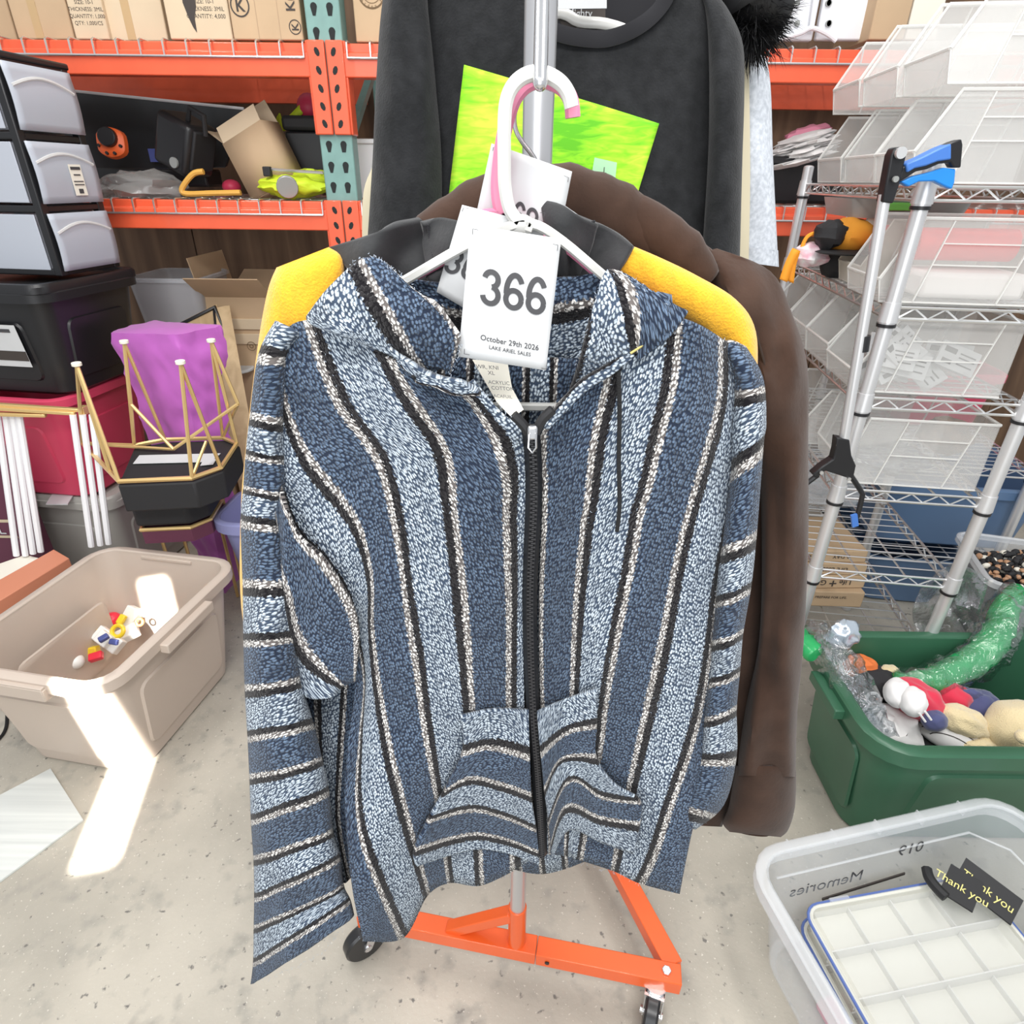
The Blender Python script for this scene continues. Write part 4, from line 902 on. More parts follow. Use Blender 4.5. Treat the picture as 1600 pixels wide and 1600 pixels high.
panel(MB(), [(4.0, [(425, 700), (462, 822), (507, 869), (547, 932), (562, 985), (556, 1062)]), (5, [(432, 800), (446, 900), (462, 985), (492, 1032), (535, 1070)]), (5.5, [(440, 900), (452, 1000), (466, 1062), (484, 1088), (521, 1087)])], YD, 30, 9).build('side_fold', 'baja', hd, sol=.004, ang=80, flip=False)
YU = lambda x, y: YB(x, y) + .035
panel(MB(), [(4.0, [(580, 1040), (574, 1150), (572, 1250), (580, 1330)]), (5, [(540, 1060), (533, 1180), (531, 1280), (548, 1372)]), (6, [(498, 1075), (503, 1180), (516, 1270), (540, 1376)]), (6.9, [(452, 1060), (475, 1160), (505, 1270), (536, 1372)])], YU, 26, 8).build('side_panel', 'baja', hd, sol=.004, ang=80, flip=False)
Z2 = [(884, 618), (850, 655), (843, 700), (847, 790), (842, 936), (844, 1092), (852, 1217), (857, 1335)]
R1 = [(962, 555), (948, 625), (932, 694), (922, 787), (917, 811), (907, 905), (901, 983), (897, 1077), (890, 1200), (884, 1338)]
R2 = [(1056, 500), (1047, 597), (1029, 675), (1007, 769), (997, 799), (982, 889), (960, 999), (944, 1092), (935, 1170), (921, 1250), (905, 1344)]
R3 = [(1130, 530), (1127, 628), (1102, 725), (1080, 800), (1058, 892), (1040, 992), (1018, 1092), (1000, 1170), (984, 1242), (960, 1362)]
R4 = [(1172, 575), (1158, 735), (1136, 830), (1118, 930), (1110, 999), (1096, 1092), (1076, 1170), (1050, 1244), (1019, 1337), (998, 1380)]
R5 = [(1184, 600), (1175, 735), (1152, 830), (1135, 930), (1124, 1000), (1112, 1100), (1103, 1180), (1092, 1250), (1075, 1330), (1062, 1397)]
panel(MB(), [(0.02, Z2), (1, R1), (2, R2), (3, R3), (4, R4), (4.7, R5)], YB, 64, 9).build('front_panel', 'baja', hd, sol=.004, ang=80, flip=False)
# back of the jacket, seen through the neck and under the hem
bk = [(k - 7, [(470 + k * 44 + (8 if k > 5 else -2) * 0, 560), (474 + k * 43, 800), (500 + k * 40, 1100), (560 + k * 36, 1352 + 14 * math.sin(k))]) for k in range(15)]
YK = lambda x, y: .632 - .02 * math.exp(-((x - 800) / 220) ** 2) + .012 * nz(x / 60, y / 200, 4)
panel(MB(), bk, YK, 30, 4).build('back_panel', 'baja', hd, sol=.004, ang=80, flip=False)
# pocket
YPk = lambda x, y: YB(x, y) - .010 - .006 * math.sin(max(0, min(1, (y - 1100) / 240)) * math.pi)
panel(MB(), [(-.62, [(719, 1116), (770, 1106), (826, 1107)]), (0, [(722, 1170), (765, 1160), (828, 1175)]), (1, [(692, 1234), (740, 1213), (830, 1240)]), (2, [(668, 1277), (745, 1258), (838, 1290)]), (3, [(646, 1325), (747, 1300), (842, 1328)]), (3.4, [(648, 1350), (750, 1322), (843, 1346)])], YPk, 26, 7).build('pocket', 'baja', hd, sol=.005, ang=80, flip=False)
panel(MB(), [(-.7, [(842, 1108), (880, 1092), (932, 1074)]), (0, [(846, 1172), (890, 1136), (932, 1126)]), (1, [(852, 1232), (880, 1182), (932, 1180)]), (1.5, [(856, 1258), (888, 1192), (960, 1222)]), (2, [(858, 1280), (890, 1212), (940, 1238), (1000, 1248)]), (3, [(861, 1316), (884, 1256), (936, 1274), (1001, 1285)]), (3.5, [(863, 1340), (888, 1292), (940, 1312), (992, 1330)])], YPk, 30, 6).build('pocket', 'baja', hd, sol=.005, ang=80, flip=False)
# sleeves
lr = [((436, 505), (470, 520), .60, .03, -4.5), ((410, 556), (446, 556), .605, .045, -4), ((396, 655), (441, 665), .60, .05, -3), ((390, 710), (442, 720), .595, .05, -2), ((386, 765), (442, 775), .59, .05, -1), ((382, 812), (445, 826), .585, .05, 0), ((385, 917), (450, 919), .57, .052, 1), ((386, 1000), (458, 995), .555, .052, 2), ((388, 1078), (466, 1066), .54, .05, 3), ((392, 1150), (485, 1132), .53, .05, 4), ((395, 1216), (499, 1190), .52, .05, 5), ((397, 1280), (509, 1236), .51, .048, 6), ((401, 1343), (516, 1302), .50, .046, 7), ((402, 1402), (527, 1340), .49, .044, 8), ((401, 1450), (533, 1386), .48, .042, 9), ((400, 1503), (543, 1408), .47, .04, 10), ((396, 1537), (549, 1432), .465, .038, 10.62)]
limb(MB(), lr, 30, 5, .010, (40, 60), 2).build('sleeve', 'baja', hd, sol=.004, ang=80, flip=False, off=-1)
rs = [((1120, 525), (1160, 545), .615, .03, -1.9), ((1150, 590), (1186, 592), .615, .045, -1.3), ((1146, 690), (1191, 660), .61, .05, -.4), ((1146, 740), (1187, 695), .605, .05, 0), ((1128, 872), (1176, 842), .595, .05, 1), ((1120, 944), (1168, 917), .59, .05, 2), ((1114, 1012), (1156, 988), .585, .048, 3), ((1108, 1072), (1151, 1048), .58, .046, 4), ((1102, 1130), (1146, 1108), .575, .044, 5), ((1094, 1186), (1146, 1182), .57, .042, 6), ((1070, 1240), (1127, 1255), .565, .04, 6.7), ((1055, 1282), (1084, 1292), .56, .03, 7.3)]
limb(MB(), rs, 30, 6, .008, (40, 60), 5).build('sleeve', 'baja', hd, sol=.004, ang=80, flip=False, off=-1)
# hood: left fold, right fold, back roll
YHd = lambda x, y: .548 - .022 * math.sin(max(0, min(1, (y - 400) / 200)) * math.pi) + .05 * sm(520, 470, x)*.4 + .006 * nz(x / 40, y / 40, 6)
panel(MB(), [(1.25, [(484, 486), (478, 496), (484, 506), (500, 514)]), (1.6, [(512, 450), (525, 482), (545, 512), (572, 540)]), (2.0, [(558, 408), (580, 450), (610, 505), (640, 555), (655, 575)]), (2.5, [(585, 402), (622, 445), (655, 500), (672, 548), (690, 578)]), (2.92, [(606, 412), (642, 447), (690, 487), (716, 528), (704, 584)])], YHd, 34, 9).build('hood_fold', 'baja', hd, sol=.007, ang=80, flip=False)
panel(MB(), [(1.2, [(610, 540), (640, 560), (680, 583), (722, 592)]), (1.75, [(618, 558), (650, 585), (690, 604), (748, 606)]), (2.04, [(630, 572), (660, 597), (700, 612), (752, 616)])], lambda x, y: .532 + .004 * nz(x / 30, y / 30), 24, 6).build('neck_binding', 'baja', hd, sol=.010, ang=80, flip=False)
YHi = lambda x, y: .618 + .02 * sm(460, 560, y) + .006 * nz(x / 50, y / 30, 2)
panel(MB(), [(.35, [(600, 420), (660, 438), (760, 440), (880, 432), (965, 430)]), (.95, [(620, 460), (680, 478), (770, 486), (880, 474), (970, 462)]), (1.15, [(640, 490), (690, 508), (780, 512), (890, 498), (975, 482)]), (1.9, [(660, 560), (700, 590), (790, 590), (890, 575), (980, 520)])], YHi, 40, 8).build('hood_back', 'baja', hd, sol=.007, ang=80, flip=False)
YHr = lambda x, y: .552 - .022 * math.sin(max(0, min(1, (y - 420) / 180)) * math.pi) + .004 * nz(x / 40, y / 40, 8)
panel(MB(), [(.25, [(1060, 492), (1072, 486), (1060, 505), (1000, 556)]), (.7, [(1000, 448), (1020, 470), (1010, 520), (990, 552)]), (1.0, [(955, 428), (972, 455), (985, 500), (992, 545)]), (1.5, [(940, 440), (950, 480), (950, 530), (958, 566)]), (1.9, [(930, 470), (918, 505), (905, 560), (888, 612)])], YHr, 30, 8).build('hood_fold', 'baja', hd, sol=.007, ang=80, flip=False)
MB().tube([pY(x, y, .527) for x, y in cr([(1058, 492), (1035, 515), (1010, 535), (985, 552)], 6)], .0012, 6).build('seam_stitch', 'stitch', hd)
panel(MB(), [(1.08, [(985, 545), (950, 570), (905, 598), (868, 640), (845, 668)]), (1.6, [(992, 556), (958, 585), (915, 612), (880, 648), (856, 672)])], lambda x, y: .528, 22, 5).build('neck_binding', 'baja', hd, sol=.006, ang=80, flip=False)
# zip
zc = cr([(826, 664), (832, 700), (834, 780), (828, 936), (832, 1092), (841, 1217), (847, 1338)], 14)
zp = [pY(x, y, YB(x, y) - .012) for x, y in zc]
mb = MB(); mb.grid([[p + Vector((dx, dy, 0)) for dx, dy in ((-.0085, .004), (-.004, -.0005), (0, .0), (.004, -.0005), (.0085, .004))] for p in zp]); mb.build('zip_tape', 'zip', hd, sol=.002, flip=False)
tb = MB(); L = resample([tuple(p) for p in zp], 260)
for i, p in enumerate(L): tb.box(Vector(p) + Vector((.0012 * (1 if i % 2 else -1), -.0022, 0)), (.0046, .0022, .0016))
stuff(tb.build('zip_teeth', 'zipmetal', hd))
for pts in ([(802, 648), (816, 662), (826, 676)], [(864, 640), (848, 656), (838, 676)]):
    MB().tube([pY(x, y, .530) for x, y in cr(pts, 5)], .0048, 8).build('zip_tape', 'zip', hd)
sl_ = pY(832, 676, .522); s = MB().box(sl_, (.009, .006, .013)).build('zip_slider', 'chrome', hd, bev=.002)
MB().tube([sl_ + Vector(p) for p in ((-.003, -.004, 0), (-.0035, -.006, -.012), (0, -.006, -.017), (.0035, -.006, -.012), (.003, -.004, 0))], .0010, 6).build('pull_tab', 'chrome', s)
# drawstrings, care tag
MB().tube([pY(x, y, YB(x, y) - .011) for x, y in cr([(966, 574), (968, 640), (967, 720), (968, 790), (964, 830)], 8)], .0021, 8).build('drawstring', 'cord', hd)
MB().tube([pY(x, y, .512 + .006 * k) for k, (x, y) in enumerate(cr([(645, 588), (660, 600), (690, 608), (715, 602)], 6))], .0013, 6).build('drawstring', 'cord', hd)
ca = [pY(738, 562, .60), pY(793, 566, .60), pY(800, 606, .585), pY(818, 640, .566), pY(800, 653, .560), pY(776, 628, .572)]
ct = MB().prism(ca, (0, .0006, 0)).build('care_tag', 'paperwarm', hd)
exn = (ca[1] - ca[0]).normalized(); eyn = (ca[1] - ca[2]).normalized()
for i, (s, px, py, sz_) in enumerate((('WR, KNI', 762, 577, .0055), ('XL', 768, 586, .0055), ('ACRYLIC', 780, 601, .005), ('COTTON', 786, 610, .005), ('ACAFUIL', 786, 622, .0045))):
    text(s, pY(px, py, .564), exn, eyn, sz_, 'inkgrey', ct)
# loose yarn ends standing off the edges of the weave
fz = MB(); rnd = random.Random(5)
def fuzz(pts, Y, n, ln=.0035):
    P = resample(cr(pts), n)
    for (x, y) in P:
        x += rnd.uniform(-3, 3); y += rnd.uniform(-3, 3); a = pY(x, y, (Y(x, y) if callable(Y) else Y) + rnd.uniform(-.01, .01))
        d = Vector((rnd.uniform(-1, 1), rnd.uniform(-.8, .2), rnd.uniform(-1, 1))).normalized() * rnd.uniform(.3, 1) * ln; s = Vector((d.z, 0, -d.x)).normalized() * .00022
        m_ = a + d * .6 + Vector((0, 0, rnd.uniform(-.3, .3) * ln)); fz.add([a - s, a + s, m_ + s, m_ - s, a + d], [(0, 1, 2, 3), (3, 2, 4)])
YS = lambda x, y: .60 - .14 * sm(800, 1540, y)
fuzz([r[0] for r in lr], YS, 260); fuzz([r[1] for r in rs], .59, 260)
fuzz([(398, 1537), (440, 1520), (500, 1490), (545, 1436)], .465, 120)
for ln in (A_, B_, C_, D_, E_, R1, R2, R3, R4): fuzz(ln, lambda x, y: YB(x, y) - .006, 80, .003)
fuzz([(655, 1400), (680, 1376), (740, 1380), (790, 1370), (838, 1338)], YB, 90); fuzz([(862, 1336), (955, 1362), (1000, 1380), (1062, 1397)], YB, 90); fuzz([(560, 1465), (626, 1464), (665, 1397)], YB, 70)
fuzz([(487, 490), (558, 408), (606, 412), (716, 528), (704, 590), (752, 612), (800, 650)], .528, 150); fuzz([(1062, 492), (955, 428), (900, 570)], .535, 90)
stuff(fz.build('yarn_fuzz', 'yarn', hd, flip=False))
# ================================================================ BLACK AND YELLOW JACKET
t = thing('fleece_jacket', 'black fleece jacket with mustard yellow shoulders behind the striped hoodie', 'jacket', pY(780, 1200, .67))
limb(MB(), [((520, 392), (975, 392), .680, .012, 0), ((450, 450), (1110, 470), .682, .022, 1), ((425, 560), (1140, 560), .682, .024, 2), ((410, 720), (1142, 720), .682, .024, 3), ((405, 1000), (1120, 1000), .682, .024, 4), ((430, 1180), (1060, 1180), .682, .022, 5)], 30, 6, .006).build('body', 'blackcloth', t, ang=70)
limb(MB(), [((432, 418), (514, 386), .655, .018, 0), ((418, 455), (538, 415), .652, .028, 1), ((402, 545), (520, 530), .65, .032, 2), ((386, 680), (480, 680), .64, .034, 3), ((376, 800), (452, 800), .63, .034, 4), ((377, 950), (440, 950), .62, .032, 5), ((400, 1060), (450, 1060), .61, .03, 6)], 26, 6, .006, seed=3).build('sleeve', 'yellow', t, ang=70)
limb(MB(), [((960, 428), (986, 383), .652, .014, 0), ((1010, 462), (1035, 404), .652, .022, 1), ((1060, 495), (1088, 430), .652, .024, 2), ((1112, 532), (1150, 468), .652, .026, 3), ((1140, 568), (1181, 518), .652, .026, 4), ((1146, 640), (1183, 610), .652, .026, 5), ((1140, 760), (1180, 760), .655, .026, 6)], 22, 6, .004, seed=6).build('sleeve', 'yellow', t, ang=70)
def YCo(x, y): return .642 + .01 * nz(x / 50, y / 50, 1) + .012 * math.sin(x / 22 + y / 40)
panel(MB(), [(0, [(508, 388), (560, 372), (610, 356), (660, 344)]), (1, [(535, 410), (590, 405), (640, 395), (680, 388)]), (2, [(560, 450), (610, 450), (660, 448), (700, 445)])], YCo, 26, 7).build('hood', 'blackcloth', t, sol=.006, ang=70)
panel(MB(), [(0, [(656, 346), (690, 340), (730, 350), (760, 358)]), (1, [(664, 380), (700, 385), (740, 392), (770, 400)]), (2, [(672, 440), (705, 455), (745, 460), (775, 465)])], lambda x, y: YCo(x, y) - .006, 20, 6).build('hood_edge', 'blackcloth', t, sol=.006, ang=70)
panel(MB(), [(0, [(848, 318), (880, 326), (910, 338), (930, 346)]), (1, [(858, 362), (885, 372), (905, 384), (915, 396)]), (2, [(850, 400), (868, 430), (875, 450), (880, 480)])], lambda x, y: YCo(x, y) - .008, 20, 6).build('hood_edge', 'blackcloth', t, sol=.006, ang=70)
panel(MB(), [(0, [(905, 346), (940, 352), (965, 366), (988, 384)]), (1, [(890, 390), (925, 398), (950, 406), (972, 414)]), (2, [(860, 480), (900, 470), (935, 455), (962, 440)])], YCo, 20, 6).build('hood', 'blackcloth', t, sol=.006, ang=70)
for pts in ([(668, 352), (672, 375), (678, 405)], [(880, 372), (900, 358), (928, 346)]):
    s = MB()
    for x, y in resample(cr(pts), 16): s.ell(pY(x, y, YCo(x, y) - .014), .0016, .001, .0012, 6, 4)
    stuff(s.build('stitching', 'sweatrib', t))
# ================================================================ BROWN JACKET
t = thing('suede_jacket', 'dark brown suede hooded jacket, one cuffed sleeve hanging right of the striped hoodie', 'jacket', pY(900, 1250, .75))
limb(MB(), [((660, 345), (1090, 372), .715, .015, 0), ((560, 420), (1150, 430), .718, .026, 1), ((520, 560), (1196, 560), .720, .028, 2), ((500, 800), (1202, 800), .720, .028, 3), ((500, 1000), (1192, 1000), .720, .028, 4), ((520, 1150), (1172, 1170), .718, .028, 5), ((545, 1262), (1128, 1292), .715, .026, 6)], 34, 6, .012, (60, 260), 4).build('body', 'brown', t, ang=70)
limb(MB(), [((1078, 400), (1120, 388), .725, .02, 0), ((1098, 440), (1204, 424), .722, .035, 1), ((1120, 500), (1240, 496), .72, .045, 2), ((1150, 590), (1262, 575), .718, .05, 3), ((1182, 700), (1263, 690), .716, .05, 4), ((1190, 850), (1263, 850), .712, .05, 5), ((1186, 1000), (1256, 1000), .705, .05, 6), ((1164, 1110), (1246, 1110), .70, .05, 7), ((1150, 1212), (1243, 1214), .695, .05, 8)], 28, 6, .022, (34, 110), 8).build('sleeve', 'brown', t, ang=70)
limb(MB(), [((1150, 1196), (1242, 1198), .695, .049, 0), ((1147, 1208), (1244, 1212), .695, .054, 1), ((1138, 1260), (1242, 1262), .69, .056, 2), ((1129, 1285), (1232, 1296), .688, .055, 3), ((1140, 1300), (1220, 1308), .688, .05, 4)], 28, 5).build('cuff', 'brown', t, ang=70, sol=.005, off=-1)
def roll(pts, Y, r, name, n=14, k=6, amp=.12, seed=0):
    P = [pY(x, y, Y) for x, y in cr(pts, k)]; m = len(P)
    rs = [r * (.55 + .45 * math.sin(math.pi * (.12 + .76 * i / (m - 1)))) * (1 + amp * nz(i * .4, seed, 2)) for i in range(m)]
    return MB().tube(P, rs, n).build(name, 'brown', t, ang=80)
roll([(660, 380), (715, 345), (780, 318), (850, 310), (915, 318), (975, 345), (1035, 385), (1085, 420)], .708, .032, 'hood_roll', 18)
roll([(985, 330), (1030, 368), (1068, 402), (1100, 440)], .700, .026, 'hood_fold', 16, seed=4)
MB().tube([pY(x, y, .666) for x, y in cr([(1105, 445), (1140, 462), (1172, 500), (1192, 560), (1198, 590)], 6)], .0014, 6).build('seam', 'brownin', t)
limb(MB(), [((880, 330), (990, 352), .70, .01, 0), ((890, 360), (1000, 385), .70, .01, 1), ((905, 390), (1000, 420), .70, .01, 2)], 16, 4).build('hood_lining', 'brownin', t, ang=70)
# ================================================================ BLACK SWEATSHIRT WITH GREEN PRINT
t = thing('black_sweatshirt', 'black long-sleeved crew-neck top with a lime green square print, behind the rack pole', 'shirt', pY(880, 400, .97))
def YSw(x, y): return .955 - .02 * math.exp(-((x - 880) / 200) ** 2) + .012 * nz(x / 70, y / 160, 7) + .03 * sm(1060, 1150, x) + .03 * sm(720, 630, x)
panel(MB(), [(0, [(625, -40), (630, 120), (650, 420)]), (1, [(720, -60), (725, 120), (730, 430)]), (2, [(820, -60), (822, 120), (824, 430)]), (2.5, [(868, 50), (868, 200), (868, 430)]), (3, [(905, 66), (905, 200), (905, 430)]), (3.5, [(950, 68), (950, 200), (950, 430)]), (4, [(1000, 48), (1000, 200), (1000, 430)]), (4.4, [(1042, 8), (1038, 180), (1035, 430)]), (4.8, [(1064, -40), (1062, 160), (1060, 430)]), (5.6, [(1118, -8), (1120, 160), (1118, 430)])], YSw, 34, 4).build('body', 'sweat', t, sol=.003, ang=70, flip=False)
panel(MB(), [(0, [(640, -60), (640, 420)]), (1, [(880, -60), (880, 420)]), (2, [(1110, -60), (1110, 420)])], lambda x, y: 1.01, 12, 6).build('back', 'sweatrib', t, sol=.003, flip=False)
P = [pY(x, y, YSw(x, y) - .004) for x, y in cr([(862, 48), (900, 58), (950, 60), (1000, 40), (1036, 6), (1056, -40)], 7)]
flatbar(P, .017, .006).build('neck_rib', 'sweatrib', t)
MB().prism([pY(x, y, .985) for x, y in ((866, 16), (946, 14), (946, 38), (880, 44))], (0, .002, 0)).build('neck_label', 'ink', t)
text('Mighty', pY(905, 27, .983), FX, FZ, .012, 'paper', t)
limb(MB(), [((618, -60), (672, -60), .97, .03, 0), ((598, 0), (668, 0), .965, .04, 1), ((588, 120), (680, 120), .96, .045, 2), ((582, 250), (690, 250), .955, .045, 3), ((573, 392), (690, 392), .95, .045, 4)], 24, 6, .012, (30, 100), 1).build('sleeve', 'sweat', t, ang=70)
limb(MB(), [((1086, -20), (1116, -14), .975, .02, 0), ((1100, 12), (1140, 18), .972, .032, 1), ((1106, 62), (1161, 70), .968, .042, 2), ((1108, 150), (1163, 150), .964, .045, 3), ((1106, 250), (1160, 250), .96, .045, 4), ((1096, 410), (1156, 410), .955, .045, 5)], 24, 6, .008, (30, 100), 5).build('sleeve', 'sweat', t, ang=70)
YG = lambda x, y: YSw(x, y) - .004
panel(MB(), [(0, [(725, 101), (697, 340)]), (.33, [(827, 131), (795, 365)]), (.66, [(928, 161), (895, 390)]), (1, [(1030, 193), (994, 310)])], YG, 20, 7).build('green_print', 'lime', t, sol=.002, flip=False)
sk = [pY(x, y, YSw(x, y) - .012) for x, y in ((929, 246), (964, 254), (961, 284), (924, 276))]
s = MB().prism(sk, (0, .0006, 0)).build('size_sticker', mat('size_strip', (.55, .85, .60), .25, alpha=.7), t)
text('L', (sk[0] + sk[2]) / 2 + Vector((0, 0, -.004)), (sk[1] - sk[0]).normalized(), FZ, .010, 'ink', s)
t = thing('lot_tag', 'blank white lot tag hanging at the neckline of the black top', 'tag', pY(908, -20, .93))
MB().prism([pY(x, y, .925) for x, y in ((872, -70), (948, -70), (948, 13), (872, 14))], (0, .0006, 0)).build('sheet', 'paper', t)
t = thing('clothes_hanger', 'pale hanger just visible inside the neckline of the black top', 'hanger', pY(920, 40, .975))
flatbar([pY(x, y, .985) for x, y in cr([(700, 40), (860, 20), (905, 34), (962, 42), (1080, 90)], 5)], .012, .008).build('shoulder_bar', 'hangerw', t)
# garments further back on the rail
def simple(name, label, cat, m, rings, **k):
    o = limb(MB(), rings, 22, 6, .008, (30, 120), k.get('seed', 0)).build(name, m, ang=70); return tag(o, label, cat)
simple('cream_shirt', 'cream shirt showing as a thin strip beside the right sleeve of the black top', 'shirt', 'beige', [((600, 80), (1170, 80), 1.06, .02, 0), ((590, 230), (1172, 230), 1.06, .025, 1), ((568, 300), (1172, 300), 1.06, .025, 2), ((566, 395), (1170, 405), 1.06, .025, 3)])
gt = thing('grey_sweatshirt', 'pale grey marl garment sleeve hanging below the black fur collar', 'shirt', pY(1190, 410, 1.13))
limb(MB(), [((1130, 60), (1180, 60), 1.13, .03, 0), ((1150, 110), (1202, 114), 1.13, .04, 1), ((1152, 250), (1208, 250), 1.125, .045, 2), ((1150, 385), (1215, 392), 1.12, .045, 3)], 22, 6, .008).build('sleeve', 'greysw', gt, ang=70)
limb(MB(), [((1150, 384), (1216, 391), 1.12, .047, 0), ((1150, 408), (1217, 417), 1.12, .047, 1)], 22, 4).build('cuff', 'greysw', gt, ang=70)
limb(MB(), [((700, 20), (1180, 60), 1.14, .02, 0), ((700, 390), (1180, 390), 1.14, .03, 1)], 22, 4).build('body', 'greysw', gt, ang=70)
# fur collar
fc = thing('fur_collar', 'black fluffy fur hood trim above the grey sleeve, behind the black top', 'jacket', pY(1185, 100, 1.02))
fcc = [pY(x, y, 1.03) for x, y in cr([(1120, -80), (1162, -30), (1180, 10), (1174, 44)], 5)]
MB().tube(fcc, [.05, .055, .055, .055, .056, .056, .056, .056, .055, .054, .05, .048, .045, .040, .034, .02][:len(fcc)], 14).build('backing', 'fur', fc)
hb = MB(); rnd = random.Random(3)
for i in range(6000):
    p = rnd.choice(fcc) + Vector((0, 0, rnd.uniform(-.01, .01))); d = Vector((rnd.gauss(.25, 1), rnd.gauss(-.2, 1), rnd.gauss(-.25, .9))).normalized()
    a = p + d * .025; L_ = rnd.uniform(.015, .034) * (1.5 if rnd.random() < .2 else 1); g = Vector((rnd.uniform(-.4, .6), rnd.uniform(-.5, .2), rnd.uniform(-.9, .2))) * .5
    m_ = a + (d + g * .3) * L_ * .55; e = a + (d + g).normalized() * L_; s = d.cross(Vector((rnd.random(), rnd.random(), rnd.random()))).normalized() * .0006
    hb.add([a - s, a + s, m_ + s * .8, m_ - s * .8, e], [(0, 1, 2, 3), (3, 2, 4)])
stuff(hb.build('fur', 'fur', fc, flip=False))
# ================================================================ WIRE SHELVING WITH BINS, RIGHT SIDE
RYAW = -7.8
KB = 1.09                                    # bin and shelf module
RO = pY(1448, 290, 1.58)                     # front-left post
RT = TR((RO.x, RO.y, 0), RYAW)
SW, SL = .392, 1.0
zs = [1.645, 1.383, 1.154, .887, .6145, .358]
e = RT.to_3x3()
def wire_rack(name, label, T, SW, SL, zs, H, n_wire):
    t = thing(name, label, 'shelving', T.translation)
    for x in (0, SW):
        for y in (0, SL):
            p = MB().cyl((x, y, 0.002), (x, y, H), .0178, 18).ell((x, y, H), .0178, .0178, .006, 14, 6).xf(T).build('post', 'greytube', t)
            for z in zs:
                MB().cyl((x, y, z - .035), (x, y, z + .012), .0232, 16, .0206).cyl((x, y, z - .040), (x, y, z - .034), .0206, 14).xf(T).build('collar', 'greytube', p)
                MB().cyl((x, y, z - .047), (x, y, z - .039), .0222, 16).xf(T).build('sleeve_ring', 'black', p)
    for z in zs:
        b = MB()
        for x in (0, SW): b.tube([(x, 0, z), (x, SL, z)], .0038, 6).tube([(x, 0, z - .028), (x, SL, z - .028)], .0038, 6)
        for y in (0, SL): b.tube([(0, y, z), (SW, y, z)], .0038, 6).tube([(0, y, z - .028), (SW, y, z - .028)], .0038, 6)
        f = b.xf(T).build('shelf', 'zinc', t)
        b = MB()
        def zig(P0, P1, n):
            pts = []
            for i in range(n + 1):
                p = P0 + (P1 - P0) * i / n; pts.append(p + Vector((0, 0, -.002 if i % 2 else -.026)))
            b.tube(pts, .0026, 5)
        for y in (0, SL): zig(Vector((.02, y, z)), Vector((SW - .02, y, z)), 10)
        for x in (0, SW): zig(Vector((x, .02, z)), Vector((x, SL - .02, z)), 26)
        nw = n_wire
        for i in range(1, nw):
            y = SL * i / nw; b.tube([(0, y, z + .001), (SW, y, z + .001)], .0021, 5)
        for x in (SW * .33, SW * .67): b.tube([(x, 0, z - .005), (x, SL, z - .005)], .003, 5)
        stuff(b.xf(T).build('wires', 'zinc', f))
    return t
wire_rack('wire_shelving', 'chrome wire shelving unit with six shelves of clear hopper bins', RT, SW, SL, zs, 1.70, 22)
# ---------------------------------------------------------------- hopper bins (local: opening -x, width along y)
def hopper(label, T, L=.30, w=.205, h=.165, lip=.06, cut=.07, m='frost2', mr='rim', ribs=True, flip=False, group='clear hopper bins on the wire shelving'):
    t = thing('hopper_bin', label, 'bin', T.translation, group); k = .0028; L, w, h, lip, cut = (q * KB for q in (L, w, h, lip, cut))
    side = [(.012, 0), (L, 0), (L, h), (cut, h), (0, lip)]
    if flip: side = [(L - x, z) for x, z in side][::-1]
    b = MB()
    for y0 in (0, w - k): b.prism([(x, y0, z) for x, z in side], (0, k, 0))
    fx = (lambda x: L - x) if flip else (lambda x: x)
    b.prism([(fx(.012), k, k), (fx(L), k, k), (fx(L), k, 0), (fx(.012), k, 0)], (0, w - 2 * k, 0))
    b.prism([(fx(L - k), k, k), (fx(L), k, k), (fx(L), k, h), (fx(L - k), k, h)], (0, w - 2 * k, 0))
    b.prism([(fx(.012), k, k), (fx(.012 + k), k, k), (fx(k), k, lip), (fx(0), k, lip)], (0, w - 2 * k, 0))
    b.xf(T).build('body', m, t)
    r = MB()
    for y in (-.0005, w + .0005): r.tube([(fx(L), y, h), (fx(cut), y, h), (fx(0), y, lip)], .0042, 6).tube([(fx(0), y, lip), (fx(.012), y, .002), (fx(L), y, .002)], .0028, 5)
    r.tube([(fx(0), 0, lip), (fx(0), w, lip)], .0042, 6).tube([(fx(L), 0, h), (fx(L), w, h)], .0042, 6)
    r.xf(T).build('rim', mr, t)
    if ribs:
        for y in (-.002, w + .002):
            r = MB(); r.bar((fx(.13), y, h - .004), (fx(.09), y, .004), .003, .005, (0, 1, 0)); r.bar((fx(L - .05), y, h - .004), (fx(L - .09), y, .004), .003, .005, (0, 1, 0))
            for z in (.72, .47): r.bar((fx(.09 + .04 * z), y, h * z), (fx(L - .09 + .04 * z), y, h * z), .003, .004, (0, 1, 0))
            r.xf(T).build('rib', mr, t)
    return t
def at(x, y, z): return RT @ Matrix.Translation((x * KB, y * KB, z))
X0 = -.030
names = {0: 'nearest', 1: 'middle', 2: 'farthest'}
B0 = zs[0] + .006
for j, y in enumerate((.030, .250, .465)):
    hopper('empty clear hopper bin, %s of three standing on the top wire shelf' % names[j], at(X0 - .01 * (j == 2), y, B0), .32, .21, .165, .058, .058)
for j, y in enumerate((.026, .246, .46)):
    hopper('empty clear hopper bin, %s of three in the upper stacked row at the top right' % names[j], at(X0 + (.012, .0, -.01)[j], y, B0 + .188), .32, .21, .165, .058, .058)
# shelf 2
z = zs[1] + .006
hopper('clear hopper bin holding red things, near end of the second wire shelf', at(X0, .03, z), .34, .21, .175, .05, .06)
hopper('cream hopper bin with a red tube inside, second wire shelf behind the red bin', at(X0 + .035, .255, z), .27, .17, .16, .05, .05, 'creambin', 'creambin', False)
